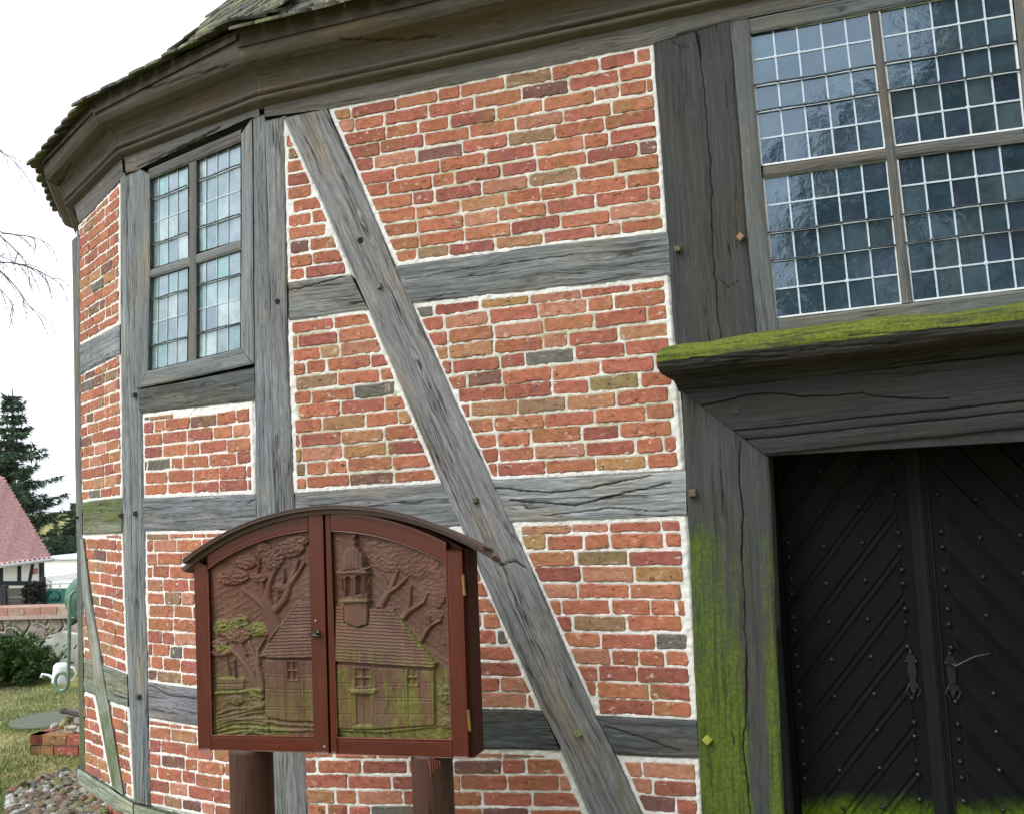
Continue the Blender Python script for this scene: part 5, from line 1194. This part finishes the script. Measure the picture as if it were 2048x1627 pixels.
# watering can
wcn=at(122,1345,10.0);mb=MB();MWHITE=simple('white_enamel',(.72,.76,.80),.35,.5,0,14,.15,.1,.001)
wcn[2]=max(wcn[2],.14)
can=root('watering_can',(wcn[0],wcn[1],0),'white watering can with hoop handle by the foot of the yard wall','watering can')
rt=np.array([RM[0,0],RM[1,0],0]);rt/=np.linalg.norm(rt);axc=np.array([0,0,1.])+rt*.12
mb.lathe([(.001,-.10),(.080,-.10),(.084,-.09),(.080,.075),(.06,.10),(.001,.102)],wcn,axc,24);mb.build('can_body',MWHITE,can,smooth=True)
mb=MB();mb.tube([wcn-rt*.07+[0,0,-.06],wcn-rt*.13+[0,0,-.015],wcn-rt*.20+[0,0,.0],wcn-rt*.21+[0,0,-.035]],[.018,.013,.010,.016],10);mb.build('spout',MWHITE,can,smooth=True)
mb=MB();mb.tube([wcn+rt*.07+[0,0,.06],wcn+rt*.13+[0,0,.05],wcn+rt*.16+[0,0,-.01],wcn+rt*.13+[0,0,-.07],wcn+rt*.07+[0,0,-.085]],.009,8);mb.build('handle',MWHITE,can,smooth=True)
# ---------------------------------------------------------- yard wall
wa=at(-260,1245,13.2);wb=at(210,1240,12.4);wa[2]=wb[2]=0
wall=root('yard_wall',((wa+wb)/2),'low fieldstone yard wall with red brick coping behind the bush','wall')
def wallframe(a,b):
    d=(b-a);d[2]=0;L=np.linalg.norm(d);d/=L;n=np.array([d[1],-d[0]]);
    if n@(CP[:2]-a[:2])<0:n=-n
    return Facet(a[:2],d[:2],n),L
wb=wa+(wb-wa)*1.25
FW,LW=wallframe(wa,wb)
zt1=float(FW.pix(np.array(60.),np.array(1236.))[1]);zt2=float(FW.pix(np.array(60.),np.array(1213.))[1])
def rubble_mat():
    m,n,b=newmat('fieldstone_wall');q=NB(n);tc=q.a('ShaderNodeTexCoord').outputs['Object']
    v=q.a('ShaderNodeTexVoronoi',feature='DISTANCE_TO_EDGE');q.l(tc,v.inputs['Vector']);v.inputs['Scale'].default_value=4.6
    v2=q.a('ShaderNodeTexVoronoi');q.l(tc,v2.inputs['Vector']);v2.inputs['Scale'].default_value=4.6
    c=q.ramp(v2.outputs['Color'],(.2,(.10,.09,.09)),(.5,(.24,.20,.18)),(.8,(.34,.30,.26)))
    c=q.mix(1.0,c,q.ramp(q.noise(tc,14,5,.7),(.3,.6),(.7,1.4)),'MULTIPLY')
    c=q.mix(q.sm(v.outputs['Distance'],.02,.055),(.42,.38,.31,1),c)
    q.l(c,b.inputs['Base Color']);b.inputs['Roughness'].default_value=.9;q.bump(q.sm(v.outputs['Distance'],.0,.2),b,1,.05);return m
def slab(F,a,b,z1,z2,o1,o2): return [*F.w(np.array([a,b,b,a]),np.array([z1]*4),np.array([o1,o1,o2,o2])),*F.w(np.array([a,b,b,a]),np.array([z2]*4),np.array([o1,o1,o2,o2]))]
mb=MB();mb.hexa(slab(FW,0,LW,-.2,zt1,-.35,0));mb.build('stone_face',rubble_mat(),wall)
mb=MB();s=0;k=0
while s<LW:
    k+=1;c=random.Random(k).choice([(.33,.22,.17),(.30,.17,.13),(.36,.29,.23),(.33,.19,.14)]);mb.hexa(slab(FW,s,s+.24,zt1+.045,zt2,-.30,.02+random.Random(k).uniform(-.004,.004)),c);s+=.25
mb.build('brick_coping',M_GREY_TINT,wall)
mb=MB();mb.hexa(slab(FW,0,LW,zt1,zt1+.044,-.37,.06),(.36,.29,.25));mb.build('coping_ledge',M_GREY_TINT,wall)
# leaning concrete slab / ramp in front of the wall
rc_=MB();FR=Facet(FW.P+FW.n*.5,FW.d,FW.n)
q=[FR.pix(np.array(float(x)),np.array(float(y)),0.) for x,y in ((35,1390),(62,1280),(122,1262),(190,1275),(190,1390))]
prism(rc_,FR,[(float(a[0]),max(-.1,float(a[1]))) for a in q],-.08,0,(.36,.38,.36))
tag(rc_.build('concrete_slab',simple('weathered_concrete',(.40,.41,.38),.9,.2,0,5,.3,.4,.01),None),'pale weathered slanting concrete slab between bush and yard wall','concrete slab')
# ---------------------------------------------------------- foliage
def leafmat(name,c,c2):
    m,n,b=newmat(name);q=NB(n);tc=q.a('ShaderNodeTexCoord').outputs['Object'];t=q.attr('tint').outputs['Color']
    q.l(q.mix(1.0,t,q.mix(q.sm(q.noise(tc,3,4,.6),.35,.65),(*c,1),(*c2,1)),'MULTIPLY'),b.inputs['Base Color']);b.inputs['Roughness'].default_value=.7;b.inputs['Specular IOR Level'].default_value=.25;return m
MYEW=leafmat('yew_needles',(.030,.075,.022),(.075,.14,.035));MFIR=leafmat('spruce_needles',(.028,.055,.035),(.06,.10,.055))
MBARK=simple('bark',(.10,.085,.07),.9,.1,0,12,.4,.6,.01)
def sprays(rs,P,Dr,size,nl,w=.18):
    # each spray: a fan of narrow blades
    n=len(P);V=[];C=[]
    for k in range(nl):
        d=Dr+rs.normal(0,.45,(n,3));d/=np.linalg.norm(d,axis=1)[:,None]
        s=np.cross(d,rs.normal(0,1,(n,3)));s/=np.linalg.norm(s,axis=1)[:,None]+1e-9
        L=size*rs.uniform(.6,1.3,(n,1));a=P-s*L*w*.5;b=P+s*L*w*.5;c=P+d*L
        V.append(np.stack([a,b,c],1).reshape(-1,3));t=rs.uniform(.6,1.45,(n,1));C.append(np.repeat(np.concatenate([t,t,t],1),3,0))
    return np.concatenate(V),np.concatenate(C)
# yew bush
bc=on_ground(22,1368);bush=root('evergreen_bush',bc,'spreading dark green evergreen bush at the left in front of the yard wall','bush')
rs=np.random.RandomState(9);P=[];Dd=[];stems=MB()
for i in range(150):
    a=rs.uniform(0,6.28);el=rs.uniform(.15,1.35);d=np.array([math.cos(a)*math.cos(el),math.sin(a)*math.cos(el),math.sin(el)]);L=rs.uniform(.36,.56)*(1+.12*math.cos(el))*(1.15 if rs.rand()<.2 else 1)
    pts=[bc+np.array([0,0,.05]),bc+d*L*.5+[0,0,.03],bc+d*L+[0,0,-.04*L+.05]];stems.tube(pts,[.012,.008,.003],4,(.12,.08,.05),cap=False)
    for t in np.linspace(.3,1.0,34):
        p=pts[0]*(1-t)**2+2*t*(1-t)*pts[1]+t*t*pts[2];P.append(p+rs.normal(0,.028,3));Dd.append(d*.8+rs.normal(0,.4,3)+[0,0,.1])
P=np.array(P);Dd=np.array(Dd);V,C=sprays(rs,P,Dd,.062,5,.28);V[:,2]=np.maximum(V[:,2],.01)
mk('foliage',V,np.arange(len(V)).reshape(-1,3),MYEW,bush,colr=C,smooth=False);stems.build('stem',M_GREY_TINT,bush)
def spruce_mesh(h,seed,dens=1.0,droop=.25,wr=.24):
    rs=np.random.RandomState(seed);P=[];Dd=[];br=MB();br.tube([(0,0,-.3),(0,0,h*.5),(0,0,h)],[h*.022,h*.013,h*.002],8)
    z=h*.06
    while z<h*.985:
        k=int(rs.uniform(5,8));R_=(h-z)*wr*rs.uniform(.75,1.2)+.15
        for j in range(k):
            a=rs.uniform(0,6.28);L=R_*rs.uniform(.6,1.15);d=np.array([math.cos(a),math.sin(a),0]);n=max(4,int(L*9*dens));pz=lambda t:z+rs.uniform(-.05,.05)-L*droop*t*(1.5-t)+ L*.10*t**3
            br.tube([(0,0,z),tuple(d*L*.5+[0,0,z-L*droop*.45]),tuple(d*L+[0,0,z-L*droop*.45])],[.03,.018,.005],4,cap=False)
            for t in np.linspace(.12,1,n):
                wd_=L*.30*(1-t)+.05
                for _ in range(3):
                    o=rs.uniform(-1,1)*wd_;P.append(d*L*t+np.array([-d[1],d[0],0])*o+[0,0,pz(t)-abs(o)*.3]);Dd.append(d*.5+np.array([-d[1],d[0],0])*np.sign(o)*.5+[0,0,-.35])
        z+=h*.028*rs.uniform(.7,1.3)
    P=np.array(P);Dd=np.array(Dd);V,C=sprays(rs,P,Dd,h*.030,4,.22);return V,C,br
def tree_at(name,base,h,seed,label,cat,group=None,data=None,rot=0,mat=None,**k):
    if data is None:
        V,C,br=spruce_mesh(h,seed,**k)
        me_f=mk('crown',V,np.arange(len(V)).reshape(-1,3),mat or MFIR,None,colr=C,smooth=False);me_t=br.build('trunk',MBARK,None)
        data=(me_f.data,me_t.data,h);bpy.data.objects.remove(me_f);bpy.data.objects.remove(me_t)
    r=root(name,base,label,cat,group);s=h/data[2];r.scale=(s,s,s);r.rotation_euler=(0,0,rot)
    for nm,d in (('crown',data[0]),('trunk',data[1])):
        o=bpy.data.objects.new(nm,d);col.objects.link(o);o.parent=r
    return data
def gbase(x,depth):
    p=at(x,1150,depth);p[2]=float(gz(p[0],p[1]));return p
def height_to(x,y,depth,base): return at(x,y,depth)[2]-base[2]
b1=gbase(28,46);dt=tree_at('spruce_tree',b1,height_to(12,775,46,b1),31,'tall dark spruce rising behind the red tiled house','tree',dens=.85,wr=.42)
b2=gbase(-40,52);tree_at('spruce_tree',b2,11,0,'broad spruce at the left edge of the photo behind the house roof','tree',data=dt,rot=2)
for i,(x,y,dp,lb) in enumerate(((150,1000,60,'small distant spruce just left of the church corner post'),(112,1035,64,'small distant spruce standing above the white building'),(132,1050,70,'smallest distant spruce between two others above the white building'))):
    b=gbase(x,dp);tree_at('spruce_tree',b,height_to(x,y,dp,b),0,lb,'tree','distant spruces behind the yard',data=dt,rot=i*1.3)
# firs facing the church across the yard, mirrored in the big window
for i,(x,y,h) in enumerate(((3.5,-19,15.5),(6.8,-18,18.5),(9.6,-20,19.5),(13,-18,18),(17,-21,22),(21.5,-20,20),(0.2,-24,13),(26,-24,20),(31,-22,18),(11.5,-26,24))):
    tree_at('spruce_tree',(x,y,0),h,0,'dark spruce across the yard, reflected in the panes of the big leaded window','tree','spruces mirrored in the big window',data=dt,rot=i*.9)
# bare tree reaching in from the left
MTWIG=simple('twig_bark',(.16,.14,.15),.85,.15,0,20,.2,0)
def bare(base,h,seed,name,label):
    r=root(name,base,label,'tree');rs=random.Random(seed);tr=MB();cr=MB()
    tr.tube([base+[0,0,-.3],base+[.1,0,h*.35],base+[.0,.1,h*.7],base+[.2,0,h]],[h*.02,h*.015,h*.009,h*.003],10)
    def grow(p,d,L,r_,lvl):
        pts=[p];n=6
        for i in range(n):
            d=d+np.array([rs.uniform(-.22,.22),rs.uniform(-.22,.22),rs.uniform(-.22,.16)-.05*lvl]);d=d/np.linalg.norm(d);pts.append(pts[-1]+d*L/n)
        cr.tube(pts,[max(.002,r_*(1-.7*i/n)) for i in range(n+1)],5 if lvl<2 else 3,cap=False)
        if lvl<4 and L>.25:
            for i in range(1,n+1):
                for _ in range(1):
                    dd=d+np.array([rs.uniform(-1,1),rs.uniform(-1,1),rs.uniform(-.7,.9)]);grow(pts[i],dd/np.linalg.norm(dd),L*rs.uniform(.4,.62),r_*.5,lvl+1)
    for k in range(9):
        z=h*(.55+.05*k);a=k*2.4+seed;grow(base+[.08,.05,z],np.array([math.cos(a),math.sin(a),.35])/1.06,h*.18,h*.0035,1)
    tr.build('trunk',MBARK,r);cr.build('crown',MTWIG,r)
bt=gbase(-230,20);bt[2]=float(gz(bt[0],bt[1]));bare(bt,13.8,4,'bare_tree','leafless tree whose thin twigs hang into the sky at the upper left')
# ---------------------------------------------------------- village house
HD=34.0
ha=gbase(-260,HD-7);hb=gbase(88,HD);ha[2]=hb[2]=0
FH,LH=wallframe(ha,hb)
P=lambda x,y,o=0:FH.pix(np.array(float(x)),np.array(float(y)),o)
zg=-2.7;zev=float(P(60,1117)[1]);zw=float(P(88,1113)[1])
house=root('village_house',(hb[0],hb[1],zg),'white half-timbered house with steep pink-red tiled roof beyond the yard wall','house')
mb=MB();mb.hexa(slab(FH,0,LH,zg,zev+.05,-7,0),(.80,.81,.80));mb.build('wall',M_PLASTER,house)
sx=lambda x:float(P(x,1160)[0]);mb=MB()
def bar(a,b,o=.03,w=.16,c=(.025,.03,.045)):
    a=P(*a);b=P(*b);d=(b-a)/np.linalg.norm(b-a);n=np.array([-d[1],d[0]])*w/2;prism(mb,FH,[a-n,b-n,b+n,a+n],-.02,o,c)
bar((-120,1120),(88,1116),.05,.14);bar((-120,1165),(85,1165),.04,.14);bar((2,1120),(2,1210),.03,.13);bar((38,1118),(38,1165),.03);bar((82,1116),(83,1210),.055,.2);bar((66,1120),(58,1165),.025,.14);bar((-60,1120),(-60,1210),.03,.13)
mb.build('timber_frame',M_GREY_TINT,house)
mb=MB();c=P(70,1141);prism(mb,FH,[c+[-.12,-.1],c+[.12,-.1],c+[.12,.1],c+[-.12,.1]],-.01,.03,(.45,.18,.15));mb.build('wall_plaque',M_GREY_TINT,house)
def pantile(F,a0,a1,b0,b1,za,zb_,o0,o1,mat,parent):
    # wavy tiled slope: rows along the eave
    nr=26;nc=150;V=[];C=[]
    for r in range(nr*2):
        t=(r//2+(r%2)*.98)/nr;lift=.10 if r%2==0 else 0.0
        for c in range(nc):
            u=c/(nc-1);s=(a0+(a1-a0)*t)*(1-u)+(b0+(b1-b0)*t)*u;S_=a0*(1-u)+b0*u
            V.append(F.w(s,za+(zb_-za)*t+lift*.6+.035*math.sin(s*2*math.pi/.24),o0+(o1-o0)*t+lift*.5))
            k=.85+.3*((r//2*7+int(s/.24)*13)%5)/5;C.append((.60*k,.35*k,.34*k))
    idx=np.arange(nr*2*nc).reshape(nr*2,nc);q=np.stack([idx[:-1,:-1],idx[:-1,1:],idx[1:,1:],idx[1:,:-1]],-1).reshape(-1,4)
    return mk('roof',np.array(V),q,mat,parent,colr=np.array(C))
MPT=simple('pink_roof_tile',(1,1,1),.8,.25,0,8,.25,.2,.01,tint=True)
e1=P(103,1113,.5);ap=float(at(4,950,HD+1)[2])
zr=ap;ohr=-3.4
t_ap=FH.pix(np.array(5.),np.array(952.),ohr);zr=float(t_ap[1])
roof=pantile(FH,-1.0,-1.0,float(e1[0]),float(t_ap[0]),zev-.05,zr,.5,ohr,MPT,house)
mb=MB();mb.add(np.array([FH.w(float(e1[0]),zev-.05,.5),FH.w(float(t_ap[0]),zr,ohr),FH.w(float(e1[0]),zev-.05,-7.3)]),[(0,1,2)],(.5,.26,.25));
mb.add(np.array([FH.w(float(e1[0]),zev-.05,-7.3),FH.w(float(t_ap[0]),zr,ohr),FH.w(-1.,zr,ohr),FH.w(-1.,zev-.05,-7.3)]),[(0,1,2,3)],(.5,.26,.25));mb.build('rear_roof',MPT,house)
mb=MB();mb.tube([FH.w(-1,zev-.07,.55),FH.w(float(e1[0])+.05,zev-.07,.55)],.06,8,(.45,.46,.47));mb.build('gutter',M_GREY_TINT,house)
# dark board fence and post in front of the house
FF,LF=wallframe(gbase(-200,19),gbase(78,18.5));z1=float(FF.pix(np.array(40.),np.array(1171.))[1])
fn=root('board_fence',gbase(20,18.7),'dark weathered horizontal board fence above the yard wall','fence');mb=MB()
zf=float(fn.location[2])
k=0;z=zf
while z<z1-.05:
    mb.hexa(slab(FF,0,LF,z,z+.17,-.03,0+.004*(k%2)),(.055+.01*(k%3),.05+.01*(k%3),.06));z+=.18;k+=1
mb.build('board',M_GREY_TINT,fn)
for x in (58,8,-60):
    s=float(FF.pix(np.array(float(x)),np.array(1180.))[0]);mb=MB();mb.hexa(slab(FF,s-.06,s+.06,zf,z1+.03,-.06,.03),(.03,.028,.035));mb.build('post',M_GREY_TINT,fn)
bd=at(68,1178,18.2);rs=np.random.RandomState(2)
rb_=root('dark_shrub',(bd[0],bd[1],float(gz(bd[0],bd[1]))),'small dark clipped shrub at the right end of the board fence','shrub')
P_s=np.array([[bd[0]+a*.14,bd[1]+b*.14,bd[2]+c*.16-.05] for a,b,c in rs.normal(0,.7,(700,3)).clip(-1,1)]);V,C=sprays(rs,P_s,rs.normal(0,1,(700,3)),.07,3,.5);mk('foliage',V,np.arange(len(V)).reshape(-1,3),leafmat('dark_leaf',(.02,.022,.02),(.035,.035,.03)),rb_,colr=C,smooth=False)
mb=MB();mb.tube([(bd[0],bd[1],rb_.location[2]),bd],.04,6,(.05,.04,.03));mb.build('stem',M_GREY_TINT,rb_)
# white building and canopy, green gate
FX,LX=wallframe(gbase(80,44),gbase(230,42));P2=lambda x,y,o=0:FX.pix(np.array(float(x)),np.array(float(y)),o)
wbld=root('white_building',gbase(120,43),'plain white rendered building with flat roof edge right of the tiled house','building')
zt=float(P2(120,1112)[1]);mb=MB();mb.hexa(slab(FX,0,LX,-3.2,zt-.12,-6,0),(.80,.82,.83));mb.build('wall',M_PLASTER,wbld)
mb=MB();mb.hexa(slab(FX,-.1,LX,zt-.12,zt,-6.1,.12),(.7,.74,.78));mb.build('roof_edge',M_GREY_TINT,wbld)
FY,LY=wallframe(gbase(88,30),gbase(200,29));P3=lambda x,y,o=0:FY.pix(np.array(float(x)),np.array(float(y)),o)
cn=root('carport',gbase(120,29.5),'light sheet-roofed carport with pale fascia in front of the white building','carport');mb=MB()
a,b,c,d=P3(91,1154),P3(150,1141),P3(200,1141),P3(200,1150)
mb.hexa([*FY.w(np.array([a[0],d[0],d[0],a[0]]),np.array([a[1]-.12,d[1]-.1,d[1]-.1,a[1]-.12]),np.array([0,0,-3,-3.])),*FY.w(np.array([a[0],d[0],d[0],a[0]]),np.array([a[1],a[1]+.25,a[1]+.3,a[1]+.05]),np.array([0,0,-3,-3.]))],(.55,.58,.60));mb.build('roof',M_GREY_TINT,cn)
for x in (96,150,196):
    p=P3(x,1170);mb=MB();mb.hexa(slab(FY,float(p[0])-.05,float(p[0])+.05,-3,float(a[1])-.05,-.1,0),(.5,.52,.54));mb.build('post',M_GREY_TINT,cn)
FG,LG=wallframe(gbase(86,20),gbase(200,19.5));P4=lambda x,y,o=0:FG.pix(np.array(float(x)),np.array(float(y)),o)
gt=root('green_gate',gbase(115,20),'green sheet metal gate with grey top rail behind the yard wall','gate');a=P4(89,1176);b=P4(89,1166)
mb=MB();mb.hexa(slab(FG,0,LG,-2.0,float(a[1]),-.03,0),(.03,.13,.10));mb.build('gate_panel',M_GREY_TINT,gt)
mb=MB();z=float(b[1]);mb.tube([FG.w(0,z,0),FG.w(LG,z,0)],.02,6,(.45,.48,.5));s=.1
while s<LG: mb.tube([FG.w(s,float(a[1])-.05,0),FG.w(s,z,0)],.012,5,(.4,.43,.45));s+=.35
mb.build('top_rail',M_GREY_TINT,gt)
mb=MB()
for sg in (-1,1):
    c=P4(108,1192);pts=[FG.w(float(c[0])+sg*(.05+.12*math.sin(t)),float(c[1])+.12*math.cos(t)*(1-t/8),.02) for t in np.linspace(0,4.5,14)];mb.tube(pts,.012,5,(.015,.05,.04))
mb.build('scroll_ornament',M_GREY_TINT,gt)
s=float(P4(84,1190)[0]);gp=root('gate_post',FG.w(s,-2.2,.05),'slim white and dark post beside the green gate','post')
mb=MB();mb.hexa(slab(FG,s-.05,s+.04,-2.2,float(P4(84,1162)[1]),0,.1),(.75,.76,.76));mb.build('shaft',M_GREY_TINT,gp)
mb=MB();mb.hexa(slab(FG,s+.041,s+.11,-2.2,float(P4(84,1162)[1])+.1,0,.1),(.03,.03,.04));mb.build('side_board',M_GREY_TINT,gp)
